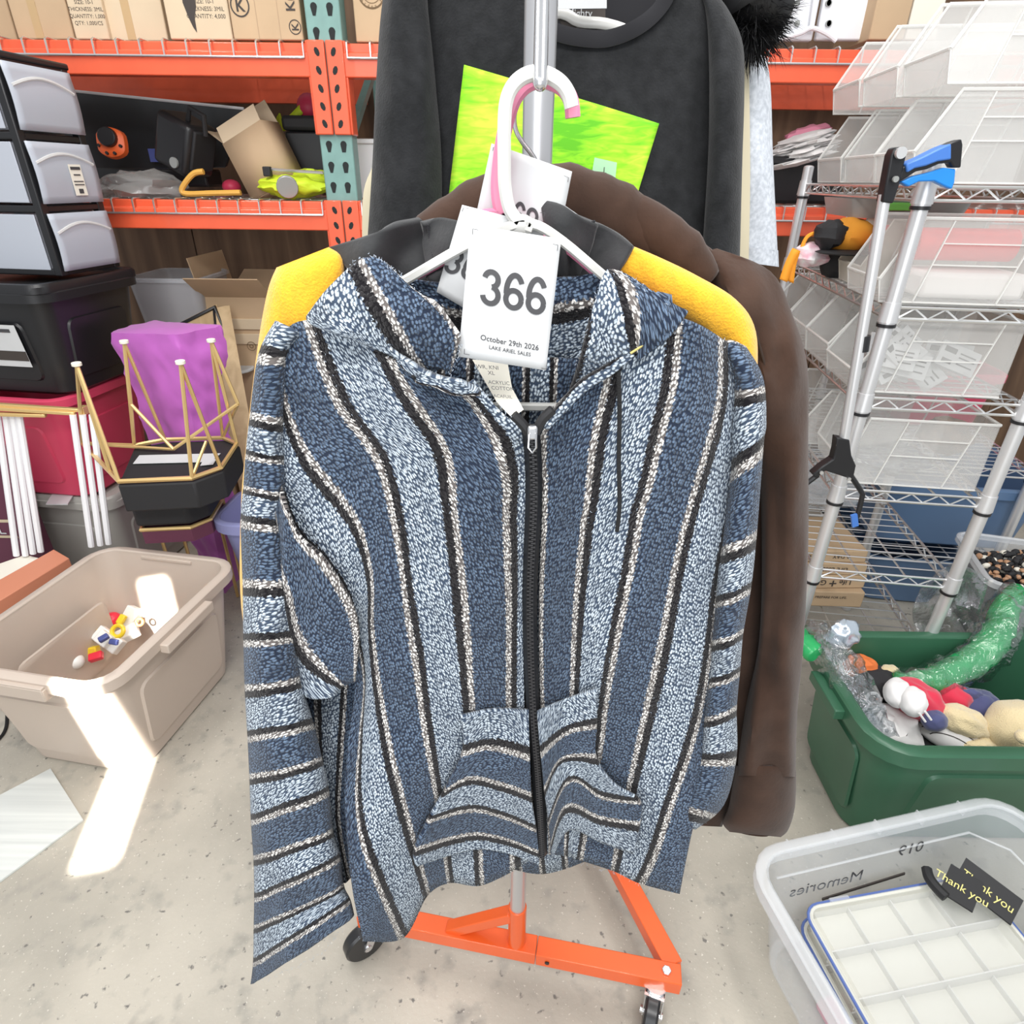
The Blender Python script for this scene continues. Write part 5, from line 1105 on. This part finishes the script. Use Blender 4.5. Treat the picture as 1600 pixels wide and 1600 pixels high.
# shelf 3
z = zs[2] + .006
hopper('clear hopper bin full of white packets, near end of the third wire shelf', at(X0, .03, z), .34, .21, .175, .05, .07)
for j, y in enumerate((.245, .465, .69)): hopper('empty clear hopper bin on third wire shelf, %s behind the white packets' % ('first', 'second', 'third')[j], at(X0, y, z), .32, .21, .165, .065, .07)
# shelf 4
z = zs[3] + .006
hopper('clear bin with its lip facing right, near end of the fourth wire shelf', at(.010, .03, z), .33, .23, .178, .05, .03, flip=False)
hopper('empty clear hopper bin on fourth wire shelf behind the bin with the right lip', at(X0 - .01, .30, z), .30, .24, .165, .05, .07)
# contents
t = thing('red_roll', 'red plastic item filling the near bin on the second wire shelf', 'tool', at(.1, .1, zs[1] + .02).translation)
MB().cyl((.06, .125, zs[1] + .135), (.29, .13, zs[1] + .135), .038, 22).xf(RT).build('tube', 'redlight', t)
MB().box((.19, .125, zs[1] + .048), (.24, .17, .06)).xf(RT).build('base', mat('pale_packing', (.82, .78, .76), .7), t, bev=.012)
tag(MB().loft([[(x + r * 0 + .06, .365 + r * math.cos(2 * math.pi * k / 20), zs[1] + .12 + r * math.sin(2 * math.pi * k / 20)) for k in range(20)] for x, r in ((.0, .045), (.18, .045), (.18, .036), (.0, .036))]).xf(RT).build('red_tube', 'redlight'), 'hollow red plastic tube sticking out of the cream hopper bin', 'tube')
rnd = random.Random(11)
for i in range(16):
    q = RT @ Matrix.Translation((rnd.uniform(.05, .25), rnd.uniform(.065, .17), zs[2] + .045 + .020 * (i // 4) + rnd.uniform(0, .012))) @ Matrix.Rotation(rnd.uniform(-.5, .5), 4, 'Z') @ Matrix.Rotation(rnd.uniform(.75, 1.35), 4, 'X') @ Matrix.Rotation(rnd.uniform(-.8, .8), 4, 'Z')
    pk = MB().box((0, 0, 0), (.11, .065, .008)).xf(q).build('packet', 'paper', bev=.001); tag(pk, 'white printed packet jumbled in the third shelf bin', 'packet', 'white packets in the third shelf bin')
    b = MB()
    for k, (x, y, w_, h_) in enumerate(((-.028, .014, .034, .014), (.022, .014, .045, .004), (.022, .003, .045, .004), (-.028, -.016, .028, .012), (.022, -.014, .045, .004))):
        b.add([q @ Vector(p) for p in ((x - w_ / 2, y - h_ / 2, .0043), (x + w_ / 2, y - h_ / 2, .0043), (x + w_ / 2, y + h_ / 2, .0043), (x - w_ / 2, y + h_ / 2, .0043))], [(0, 1, 2, 3)])
    b.build('print', 'inkgrey', pk, flip=False)
crumple('plastic_bag', 'bag', at(.12, .33, B0 + .045).translation, .09, .08, .04, 'loose clear plastic bag inside the middle bin of the top wire shelf', 'bag', 5)
crumple('plastic_bag', 'bag', at(.10, .56, B0 + .05).translation, .09, .08, .045, 'loose clear plastic bag inside the farthest bin of the top wire shelf', 'bag', 9)
crumple('plastic_bag', 'bag', at(.16, .12, zs[3] + .05).translation, .11, .07, .035, 'crinkled clear bag lying in the near bin of the fourth wire shelf', 'bag', 12)
# shelf 5 clear box with bag
t = thing('clear_box', 'clear plastic box with crinkled bags on the fifth wire shelf', 'bin', at(.1, .2, zs[4]).translation)
tote(t, 'clear', 'clear', .37, .28, .18, at(.08, .50, zs[4] + .006), .012, .03, .006, .012, .003, False, False)
crumple('film_fill', 'bag', at(.12, .46, zs[4] + .08).translation, .10, .08, .05, '', '', 21, parent=t)
# stray things on shelf 2, left end
t = thing('cap', 'black and orange cloth cap lying on the second wire shelf', 'hat', at(-.02, .62, zs[1]).translation)
c = pY(1318, 368, 2.06)
MB().ell(c + Vector((.01, 0, 0)), .075, .09, .05, 16, 10, bump=.2).build('crown', 'orangecloth', t)
MB().ell(c + Vector((-.055, -.03, .004)), .045, .06, .04, 14, 9, bump=.3, seed=3).build('band', 'blackm', t); MB().ell(c + Vector((-.0, -.06, -.042)), .10, .07, .008, 16, 6).build('brim', 'blackm', t)
t = thing('floral_pouch', 'white floral cloth pouch with pink print on the second wire shelf', 'pouch', pY(1268, 410, 2.08))
MB().ell(pY(1268, 398, 2.08), .055, .05, .034, 18, 12, bump=.3, seed=6).build('body', 'floral', t)
MBs = MB(); MBs.grid([[pY(x, y, 2.06), pY(x + 12, y + 5, 2.05)] for x, y in cr([(1218, 436), (1226, 412), (1238, 388), (1232, 410), (1228, 438)], 5)]); tag(MBs.build('strap', 'strap', sol=.003), 'folded orange strap dangling off the left end of the second wire shelf', 'strap')
MB().tube([pY(x, y, 2.08) for x, y in cr([(1250, 402), (1254, 384), (1264, 368), (1285, 364), (1300, 376)], 5)], .006, 6).build('strap', 'strap', t)
tag(MB().ell(pY(1308, 408, 2.10), .05, .05, .05, 14, 9, bump=.25, seed=8).build('black_pouch', 'blackm'), 'black cloth pouch behind the floral pouch', 'pouch')
t = thing('tray', 'smoky grey tray with a round hole, hanging just under the top wire shelf', 'tray', at(.1, .6, zs[0] - .08).translation)
MB().loft([rz(.30, .30, .03, 0), rz(.33, .34, .04, .05), rz(.32, .33, .035, .05), rz(.29, .29, .025, .004)]).xf(at(.15, .55, zs[0] - .085)).build('body', mat('smoky_tray', (.40, .39, .38), .3, alpha=.8), t)
tag(MB().box((.11, .41, zs[0] - .052), (.07, .05, .02)).xf(RT).build('green_label', mat('green_sticker', (.20, .62, .10), .5), bev=.003), 'small green sticker card under the top wire shelf', 'card')
# cartons on the bottom shelf
def lcarton(label, x, y, z, w, d, h, yaw=0, rows=()):
    T = at(x, y, z); w, d = w * KB, d * KB; T = T @ Matrix.Rotation(R(yaw), 4, 'Z'); t = carton('ration_carton', label, T, w, d, h, m='card2' if 0 else 'card', group='cartons on the bottom wire shelf')
    ee = T.to_3x3(); ex = ee @ FX
    for s, u, v, sz_, m, fl in rows:
        if fl: text(s, T @ Vector((u, -d / 2 - .001, v)), -ex, -FZ, sz_, m, t, bold=.01)
        else: text(s, T @ Vector((u, -d / 2 - .001, v)), ex, FZ, sz_, m, t, bold=.01)
    return t, T
zc = zs[5] + .006
t, T = lcarton('lowest bottom-shelf carton, printed Gear PREPARE FOR LIFE above a dark band', .095, .26, zc, .26, .22, .062, 6, (('Gear', -.075, .036, .026, 'ink', 0), ('PREPARE FOR LIFE.', .03, .036, .013, 'ink', 0)))
MB().box((0, -.1108, .012), (.258, .001, .022)).xf(T).build('dark_band', 'inkbrown', t); text('ESSENTIALS', T @ Vector((-.05, -.1116, .004)), T.to_3x3() @ FX, FZ, .018, 'inkpale', t, bold=.01); text('1 PERSON', T @ Vector((.07, -.1116, .004)), T.to_3x3() @ FX, FZ, .010, 'inkpale', t)
lcarton('brown carton printed Life Gear upside down, second of the bottom shelf pile', .09, .275, zc + .063, .26, .22, .052, 10, (('Life', .07, .036, .030, 'ink', 1), ('Gear', -.025, .036, .030, 'ink', 1), ('+', .028, .039, .050, 'ink', 1), ('PREPARE', -.09, .034, .010, 'ink', 1)))
lcarton('brown carton printed ESSENTIALS upside down, third of the bottom shelf pile', .085, .28, zc + .116, .26, .22, .045, 6, (('LIFE ESSENTIALS', .0, .030, .022, 'ink', 1),))
lcarton('brown carton printed 3-DAY upside down, top of the bottom shelf pile', .08, .285, zc + .162, .25, .22, .045, 8, (('3-DAY', .05, .030, .020, 'ink', 1), ('RATED', -.07, .030, .012, 'ink', 1)))
# ---------------------------------------------------------------- reacher grabber leaning on the shelving
t = thing('reacher_grabber', 'aluminium reacher grabber with black jaw and blue grip, leaning on the near wire shelf post', 'tool', pY(1320, 745, 1.482))
g0, g1, g2 = pY(1381, 316, 1.504), pY(1347, 545, 1.493), pY(1318, 690, 1.482)
MB().cyl(g0 + (g0 - g1) * .05, g2, .0125, 18).build('shaft', 'greytube', t)
MB().tube([g1 + (g0 - g1) * .10, g1 - (g0 - g1) * .02], .0150, 16).build('joint_sleeve', 'black', t, bev=.001)
def flatpoly(pts, Y, th, name, m, par, bev=.003): return MB().prism([pY(x, y, Y) for x, y in pts], (0, th, 0)).build(name, m, par, bev=bev)
h = flatpoly([(1379, 316), (1396, 318), (1406, 288), (1416, 245), (1415, 236), (1408, 229), (1399, 231), (1393, 242)], 1.488, .030, 'handle', 'black', t)
c = pY(1406, 239, 1.482); MB().cyl(c, c - Vector((0, .008, 0)), .011, 16).build('pivot_cap', 'greytube', h)
c = pY(1398, 280, 1.482); MB().cyl(c, c - Vector((0, .006, 0)), .006, 12).build('rivet', 'lead', h)
flatpoly([(1408, 262), (1420, 256), (1440, 247), (1468, 232), (1488, 222), (1503, 217), (1505, 226), (1502, 262), (1490, 262), (1486, 254), (1468, 256), (1450, 264), (1432, 268), (1418, 277), (1406, 284)], 1.491, .026, 'grip', 'black', t)
flatpoly([(1416, 256), (1440, 246), (1470, 231), (1487, 224), (1487, 249), (1466, 252), (1448, 259), (1430, 263), (1418, 270)], 1.485, .036, 'grip_pad', 'blueg', t)
flatpoly([(1408, 284), (1425, 276), (1450, 270), (1475, 262), (1494, 264), (1492, 285), (1488, 296), (1478, 292), (1460, 283), (1436, 284), (1420, 292)], 1.495, .020, 'trigger', 'blueb', t)
flatpoly([(1308, 684), (1328, 688), (1331, 712), (1338, 728), (1333, 750), (1315, 744), (1290, 736), (1276, 748), (1270, 742), (1284, 730), (1302, 718), (1306, 702)], 1.466, .028, 'jaw_head', 'black', t)
for x, y in ((1283, 738), (1326, 748)):
    c = pY(x, y, 1.465); MB().cyl(c, c - Vector((0, .004, 0)), .005, 10).build('rivet', 'zinc', t)
MB().tube([pY(x, y, 1.477) for x, y in ((1278, 742), (1262, 754), (1250, 768))], .007, 8).build('finger', 'black', t)
fg = MB().tube([pY(x, y, 1.477) for x, y in ((1330, 744), (1342, 762), (1348, 772), (1344, 790), (1339, 808))], .007, 8).build('finger', 'black', t)
MB().bar(pY(1334, 804, 1.472), pY(1336, 822, 1.472), .016, .008, (0, 1, 0)).build('rubber_tip', 'blueg', fg)
# ---------------------------------------------------------------- things behind the shelving
t = thing('white_panel_door', 'white metal double panel with bolt heads above the orange beam at the top right', 'panel', pY(1270, 66, YR + .2))
for a, b in ((1150, 1271), (1275, 1352)):
    p, q = pY(a, 62, YR + .12), pY(b, 62, YR + .12); pn = MB().box(((p.x + q.x) / 2, YR + .14, p.z + .20), (q.x - p.x - .004, .03, .40)).build('panel', 'whitepanel', t, bev=.006)
    for x in ((a + b) / 2 - 40 + (10 if a > 1200 else 0), b - 12 if a < 1200 else a + 10):
        for y in (5, 37): c = pY(x + (-14 if a < 1200 else 10), y, YR + .123); MB().cyl(c, c - Vector((0, .006, 0)), .010, 10).build('bolt', 'lead', pn)
MB().tube([pY(x, y, YR + .10) for x, y in cr([(1210, 64), (1250, 52), (1268, 44), (1290, 52), (1306, 64)], 5)], .008, 8).build('brace', 'whitepanel', t)
MB().tube([pY(x, y, YR + .10) for x, y in ((1268, 46), (1277, -20))], .009, 8).build('brace', 'whitepanel', t)
cpx('cardboard_box', 'orange-brown carton behind the top bins at the top right', 1357, 1412, 62, -40, YR + .05, .3, m='card'); 
cpx('cardboard_box', 'cream carton beside the orange-brown one behind the top bins', 1414, 1462, 62, -40, YR + .05, .3, m='paperwarm')
t = thing('folded_cloth', 'pile of crumpled off-white paper and cloth on the middle deck at right', 'cloth', pY(1240, 240, 2.9))
q = Matrix.Rotation(R(-14), 3, 'Y')
for k in range(5): MB().ell(pY(1246, 250 - k * 9, YR + .22) + Vector((.01 * k, 0, 0)), .16 - .012 * k, .12, .016, 20, 8, m=q, bump=.5, seed=k * 3).build('fold', 'plushwhite', t)
tag(MB().ell(pY(1262, 206, YR + .35), .09, .05, .02, 16, 8, m=q, bump=.6, seed=4).build('mauve_cloth', 'pinkbin'), 'dull mauve cloth scrap on top of the off-white pile', 'cloth')
t = thing('storage_crate', 'black plastic crate under the off-white cloth pile on the middle deck', 'crate', pY(1240, 310, YR + .2))
a, b = pY(1190, 318, YR + .12), pY(1330, 318, YR + .12); tote(t, 'black', 'black', b.x - a.x, .4, .17, TR(((a.x + b.x) / 2, YR + .36, zdeck[1])), .02, .03, .012, .02, panel_=False, handles=False)
# lower right background: blue totes, second wire unit
T2 = TR((1.62, 1.92, 0), RYAW)
wire_rack('wire_shelving', 'second chrome wire shelving unit standing behind the first, at the right edge', TR((1.475, 2.20, 0), RYAW), .5, .95, [.30, .70], .82, 24)
def at2(x, y, z): return TR((1.475, 2.20, 0), RYAW) @ Matrix.Translation((x, y, z))
c = pZ(1448, 790, .86)
t = thing('storage_tote', 'slate blue storage tote on the lower shelf of the second wire unit', 'tote', c)
tote(t, 'blue', 'blue', .62, .50, .29, at2(.33, .30, .308), .03, .07, .022, .035, panel_=False, handles=False)
t = thing('storage_tote', 'dark blue storage tote on the floor under the second wire unit', 'tote', c - Vector((0, 0, .8)))
tote(t, 'blue', 'blue', .40, .5, .25, at2(.24, .30, 0), .04, .06, .02, .03, panel_=False, handles=False)
t = thing('storage_tote', 'dark red storage tote on the upper shelf of the second wire unit', 'tote', at2(.25, .4, .71).translation)
tote(t, 'red', 'red', .46, .46, .25, at2(.28, .62, .708), .03, .05, .02, .03, panel_=False, handles=False)
tag(MB().ell(at2(.22, .14, .772).translation, .10, .07, .07, 18, 12, bump=.3, seed=2).build('brown_bundle', mat('brown_bundle', (.09, .05, .035), .8, col2=(.28, .18, .12), vs=40)), 'dark brown patterned cloth bundle on the upper shelf of the second wire unit', 'cloth')
# bag of beads on the far right
t = thing('bead_bag', 'clear zip bag of brown and black beads in a clear box at the right edge', 'bag', pY(1560, 950, 1.62))
bc = pY(1598, 905, 1.74)
tote(t, 'clear', 'clearrim', .40, .34, .30, TR((bc.x + .06, bc.y + .02, .225), -16), .02, .04, .012, .02, panel_=False, handles=False)
b = MB(); rnd = random.Random(4)
b2 = MB(); b3 = MB()
for i in range(420):
    x, y = rnd.uniform(-.16, .16), rnd.uniform(-.13, .13); p = TR((bc.x + .06, bc.y + .02, .225), -16) @ Vector((x, y, .24 + .05 * (1 - (x * x + y * y) * 30) + rnd.uniform(-.01, .01)))
    (b, b2, b3)[0 if i % 3 else (1 if i % 2 else 2)].ell(p, rnd.uniform(.008, .016), rnd.uniform(.008, .014), rnd.uniform(.006, .012), 7, 5)
stuff(b.build('beads', 'blackm', t)); stuff(b2.build('beads', 'beadtan', t)); stuff(b3.build('beads', 'paperwarm', t))
MB().box(TR((bc.x + .06, bc.y + .02, .225), -16) @ Vector((0, 0, .115)), (.32, .26, .22), Matrix.Rotation(R(-16), 3, 'Z')).build('bead_bed', 'blackm', t, bev=.03)
t = thing('bead_bag', 'limp clear zip bag hanging over the back rim of the green tote', 'bag', pY(1510, 960, 1.56))
panel(MB(), [(0, [(1438, 920), (1425, 960), (1440, 1010)]), (1, [(1490, 880), (1480, 950), (1478, 1008)]), (2, [(1545, 905), (1530, 960), (1520, 1012)])], lambda x, y: 1.56 + .03 * nz(x / 20, y / 20), 20, 8).build('film', 'film', t, sol=.002)
# ================================================================ GREEN TOTE OF PLUSH TOYS
GZ = .425
gb, gf_ = pZ(1268, 984, GZ), pZ(1380, 1182, GZ)
GW, GD = .86, gb.y - gf_.y
GT = TR((min(gb.x, gf_.x) + GW / 2 - .012, (gb.y + gf_.y) / 2, 0), 0)
t = thing('storage_tote', 'big open green storage tote full of plush toys and plastic bags, right side', 'tote', GT.translation)
tote(t, 'green', 'green', GW - .06, GD - .06, GZ, GT, .045, .085, .028, .045, .005)
def gp(px, py, z): return pZ(px, py, z)
def plush(parts, name, label, cat='toy'):
    t = thing(name, label, cat, parts[0][2])
    for nm, m, c, r, rot, *bp in parts:
        q = Matrix.Rotation(R(rot[2]), 3, 'Z') @ Matrix.Rotation(R(rot[1]), 3, 'Y') @ Matrix.Rotation(R(rot[0]), 3, 'X')
        MB().ell(c, *r, 28, 18, m=q, bump=(bp[0] if bp else .10) * 2.2, seed=len(nm) + c.x * 9).build(nm, m, t)
    return t
zf = .30
pl = plush([('body', 'plushred', gp(1432, 1094, zf + .06), (.075, .055, .05), (0, 15, -40)), ('hand', 'plushwhite', gp(1402, 1082, zf + .09), (.048, .034, .036), (0, 0, 60), .05), ('hand', 'plushwhite', gp(1427, 1096, zf + .10), (.046, .034, .036), (0, 0, 60), .05), ('foot', 'plushnavy', gp(1460, 1126, zf + .05), (.036, .030, .028), (0, 0, 20), .05)], 'plush_toy', 'red and white plush toy with puffy white mitts, centre of the green tote')
for k in range(2): MB().tube([gp(1436 + 9 * k, 1114 - 3 * k, zf + .112), gp(1446 + 9 * k, 1128 - 3 * k, zf + .09)], .003, 6).build('stripe', 'plushwhite', pl)
# stuffing under the toys
tag(MB().box((GT.translation.x, GT.translation.y, .14), (GW - .24, GD - .24, .22)).build('packing_bundle', 'plushblack', bev=.04), 'dark bundle of packing filling the bottom of the green tote', 'bundle')
pl = plush([('chest', 'plushred', gp(1482, 1092, zf + .02), (.062, .052, .05), (0, 0, -10)), ('trousers', 'plushnavy', gp(1528, 1108, zf + .0), (.085, .060, .055), (0, 12, -25)), ('arm', 'plushcream', gp(1504, 1128, zf + .04), (.066, .044, .040), (0, 10, -25)), ('strap', 'plushnavy', gp(1518, 1086, zf + .05), (.03, .012, .02), (0, 0, -10)), ('patch', 'plushred', gp(1560, 1118, zf + .03), (.022, .018, .02), (0, 0, 0))], 'plush_toy', 'plush toy in a red shirt and navy trousers with cream arms, in green tote')
pl = plush([('head', 'plushcream', gp(1596, 1140, zf + .05), (.085, .08, .075), (0, 0, 0), .05), ('muzzle', 'plushcream', gp(1600, 1152, zf + .115), (.02, .02, .016), (0, 0, 0), .02), ('paw', 'plushcream', gp(1532, 1165, zf + .0), (.05, .03, .025), (0, 0, 0))], 'plush_toy', 'round cream plush head at the right edge of the green tote')
pin = thing('plush_toy', 'white pinstriped plush body lying at the front of the green tote', 'toy', gp(1485, 1150, zf))
q = Matrix.Rotation(R(-35), 3, 'Z'); cc = gp(1486, 1147, zf - .01); MB().ell(cc, .085, .05, .045, 20, 14, m=q).build('body', 'plushwhite', pin)
for k in range(-3, 4):
    v = k / 3.7; r_ = math.sqrt(1 - v * v); MB().tube([cc + q @ Vector((.0858 * r_ * math.cos(R(a)), .0505 * v, .0455 * r_ * math.sin(R(a)) + .0004)) for a in range(10, 171, 16)], .0013, 5).build('pinstripe', 'ink', pin)
crumple('white_cloth', 'plushwhite', gp(1390, 1138, zf - .02), .085, .07, .05, 'white cloth bag in the front left corner of the green tote', 'cloth', 31, .25)
pl = plush([('head', 'plushblack', gp(1368, 1068, zf + .02), (.07, .06, .05), (0, 0, 0)), ('beak', 'plushorange', gp(1345, 1042, zf + .05), (.048, .038, .034), (0, 0, -10)), ('tuft', 'plushcream', gp(1390, 1050, zf + .05), (.03, .022, .02), (0, 0, 0))], 'plush_toy', 'black plush bird-like toy with orange beak wrapped in plastic, back of green tote')
c = gp(1364, 1091, zf + .06); MB().tube([c + Vector((.018 * math.cos(a), .006 * math.sin(a), .014 * math.sin(a))) for a in [2 * math.pi * i / 18 for i in range(18)]], .0045, 7, closed=True).build('eye_ring', 'plushwhite', pl)
# green inflatable in film
t = thing('inflatable_toy', 'long green inflatable in crinkled clear film, stretched across the green tote', 'toy', gp(1480, 1060, .33))
gpth = [gp(x, y, z_) for x, y, z_ in cr([(1395, 1068, .33), (1440, 1068, .35), (1490, 1050, .37), (1535, 1022, .41), (1562, 985, .46), (1572, 950, .50), (1592, 925, .53)], 5)]
def blobtube(path, r, n, b, seed):
    P = [Vector(p) for p in path]; m = len(P); mb = MB().tube(P, [r * (.75 + .35 * math.sin(math.pi * min(1, (i + 1) / m * 1.0)) + .15 * nz(i * .5, seed)) for i in range(m)], n)
    mb.v = [p + Vector((nz(p.x * 45 + seed, p.y * 45, p.z * 45), nz(p.x * 45, p.y * 45 + seed, p.z * 45 + 4), nz(p.x * 45 + 7, p.y * 45, p.z * 45 + seed))) * r * b for p in mb.v]; return mb
blobtube(gpth, .040, 12, .25, 1).build('inflatable', 'greenfilm', t, ang=80); blobtube(gpth, .050, 20, .45, 3).build('film', 'film', t, ang=80)
t = thing('plastic_bag', 'crinkled clear bag with green stuff draped over the left rim of the green tote', 'bag', gp(1300, 1060, .43))
lp = [gp(x, y, z_) for x, y, z_ in cr([(1270, 985, .47), (1300, 1020, .46), (1328, 1065, .42), (1352, 1110, .38), (1376, 1150, .34)], 6)]
blobtube(lp, .046, 20, .6, 8).build('film', 'film', t, ang=80)
blobtube([p + Vector((0, .01, -.01)) for p in lp[2:]], .032, 16, .6, 12).build('film', 'film', t, ang=80)
blobtube([gp(x, y, .47) for x, y in cr([(1238, 978), (1252, 1000), (1274, 1022)], 5)], .028, 10, .4, 5).build('green_end', 'greenfilm', t, ang=60)
t2 = crumple('foil_balloon', 'foil', gp(1318, 992, .49), .045, .03, .05, 'small silver foil bundle standing at the back left corner of the green tote', 'balloon', 41, .3)
# ================================================================ CLEAR TOTE WITH ORGANISERS
CZ = .30
c0, c1, c2 = pZ(1154, 1328, CZ), pZ(1520, 1246, CZ), pZ(1290, 1600, CZ)
ex = (c1 - c0).normalized(); cy = math.degrees(math.atan2(ex.y, ex.x))
CW, CD = (c1 - c0).length + .10, .50
CT = TR(c0 - Vector((0, 0, CZ)), cy) @ Matrix.Translation((CW / 2 + .0, -CD / 2, 0))
t = thing('clear_tote', 'clear plastic storage tote in the bottom right corner holding organiser cases', 'tote', CT.translation)
tote(t, 'clear', 'clearrim', CW - .05, CD - .05, CZ, CT, .045, .07, .022, .035, .003, panel_=False, handles=False)
ee = CT.to_3x3(); yb = CD / 2 - .040
rbm = MB()
for x in (-.25, -.13, -.01, .11, .23): rbm.box((x, CD / 2 - .012, CZ - .012), (.004, .026, .022))
rbm.xf(CT).build('rim_rib', 'clearrim', t)
MB().tube([CT @ Vector(p) for p in ((-CW / 2 + .09, CD / 2 - .040, CZ - .075), (CW / 2 - .12, CD / 2 - .040, CZ - .075), (CW / 2 - .06, CD / 2 - .10, CZ - .075), (CW / 2 - .06, -.1, CZ - .075))], .003, 6).build('step_line', 'clearrim', t)
wo = lambda x, z: CT @ Vector((x, CD / 2 - .048 + .10 * 0 + (z - .2) * .12, z))
exm, eym = ee @ Vector((-1, 0, 0)), (ee @ Vector((0, .12, 1))).normalized()
mk = 'inkgrey'
text('Memories', wo(-.140, CZ - .150), exm, eym, .050, mk, t, lift=.004); text('019', wo(.085, CZ - .098), exm, eym, .050, mk, t, lift=.004)
MB().bar(CT @ Vector((-.15, CD / 2 - .060, CZ - .175)), CT @ Vector((.075, CD / 2 - .060, CZ - .150)), .003, .008).build('marker_line', 'ink', t)
OT = CT @ Matrix.Translation((-.02, -.035, .125)) @ Matrix.Rotation(R(-3), 4, 'Z')
def organiser(label, T, w, d, h, cols, rows):
    t = thing('organiser_case', label, 'case', T.translation)
    tote(t, 'organizer', 'organizer', w, d, h, T, .004, .03, .006, .010, .002, False, False)
    MB().tube([T @ Vector(p) for p in rz(w + .016, d + .016, .040, h * .93)], .0036, 6, closed=True).build('gasket', 'blueseal', t)
    for j in range(1, rows): MB().box((0, -d / 2 + d * j / rows, h / 2), (w - .008, .0025, h * .9)).xf(T).build('divider', 'rim', t)
    for j in range(rows):
        for i in range(1, cols): MB().box((-w / 2 + w * i / cols, -d / 2 + d * (j + .5) / rows, h * .3), (.0025, d / rows - .004, h * .55)).xf(T).build('divider', 'rim', t)
    MB().box((0, 0, h * .99), (w - .02, d - .02, .0016)).xf(T).build('lid', 'clearlid', t)
    for x in (-w * .3, w * .3): MB().box((x, d / 2 + .008, h * .8), (.05, .010, .03)).xf(T).build('latch', 'clearrim', t, bev=.003)
organiser('translucent compartment organiser with a blue seal on top inside the clear tote', OT, .44, .36, .05, 4, 4)
organiser('second compartment organiser stacked under the top one inside the clear tote', OT @ Matrix.Translation((0, 0, -.058)), .44, .36, .05, 4, 4)
t = thing('pink_box', 'pink plastic box seen through the near side of the clear tote', 'box', CT @ Vector((0, 0, .02)))
MB().box((-.08, -.08, .024), (.34, .24, .034)).xf(CT).build('body', 'pinkbin', t, bev=.008)
# black thank-you ribbon
t = thing('ribbon', 'folded black ribbon with yellow Thank you script in the clear tote', 'ribbon', pZ(1500, 1400, .19))
P0, P1 = pZ(1478, 1378, .215), pZ(1565, 1440, .20)
def rib(a, b, w, up): 
    d = (b - a); n = Vector((-d.y, d.x, 0)).normalized() * w; return [a, b, b + n + up, a + n + up]
for k, (a, b, w_, up) in enumerate(((pZ(1468, 1392, .205), pZ(1520, 1425, .205), .07, Vector((0, 0, .025))), (pZ(1490, 1375, .215), pZ(1580, 1445, .200), .055, Vector((0, 0, .03))))):
    q4 = rib(a, b, w_, up); MB().prism(q4, (0, 0, -.004)).build('band', 'ribbon', t)
    exr, eyr = (q4[1] - q4[0]).normalized(), (q4[3] - q4[0]).normalized(); o = (q4[0] + q4[2]) / 2 - eyr * .010
    text('Thank you', o, exr, eyr, .025, 'yellowink', t, lift=.0015)
MB().tube([pZ(x, y, .21) for x, y in cr([(1448, 1358), (1452, 1372), (1464, 1388), (1478, 1402)], 4)], .012, 8).build('rolled_end', 'ribbon', t)
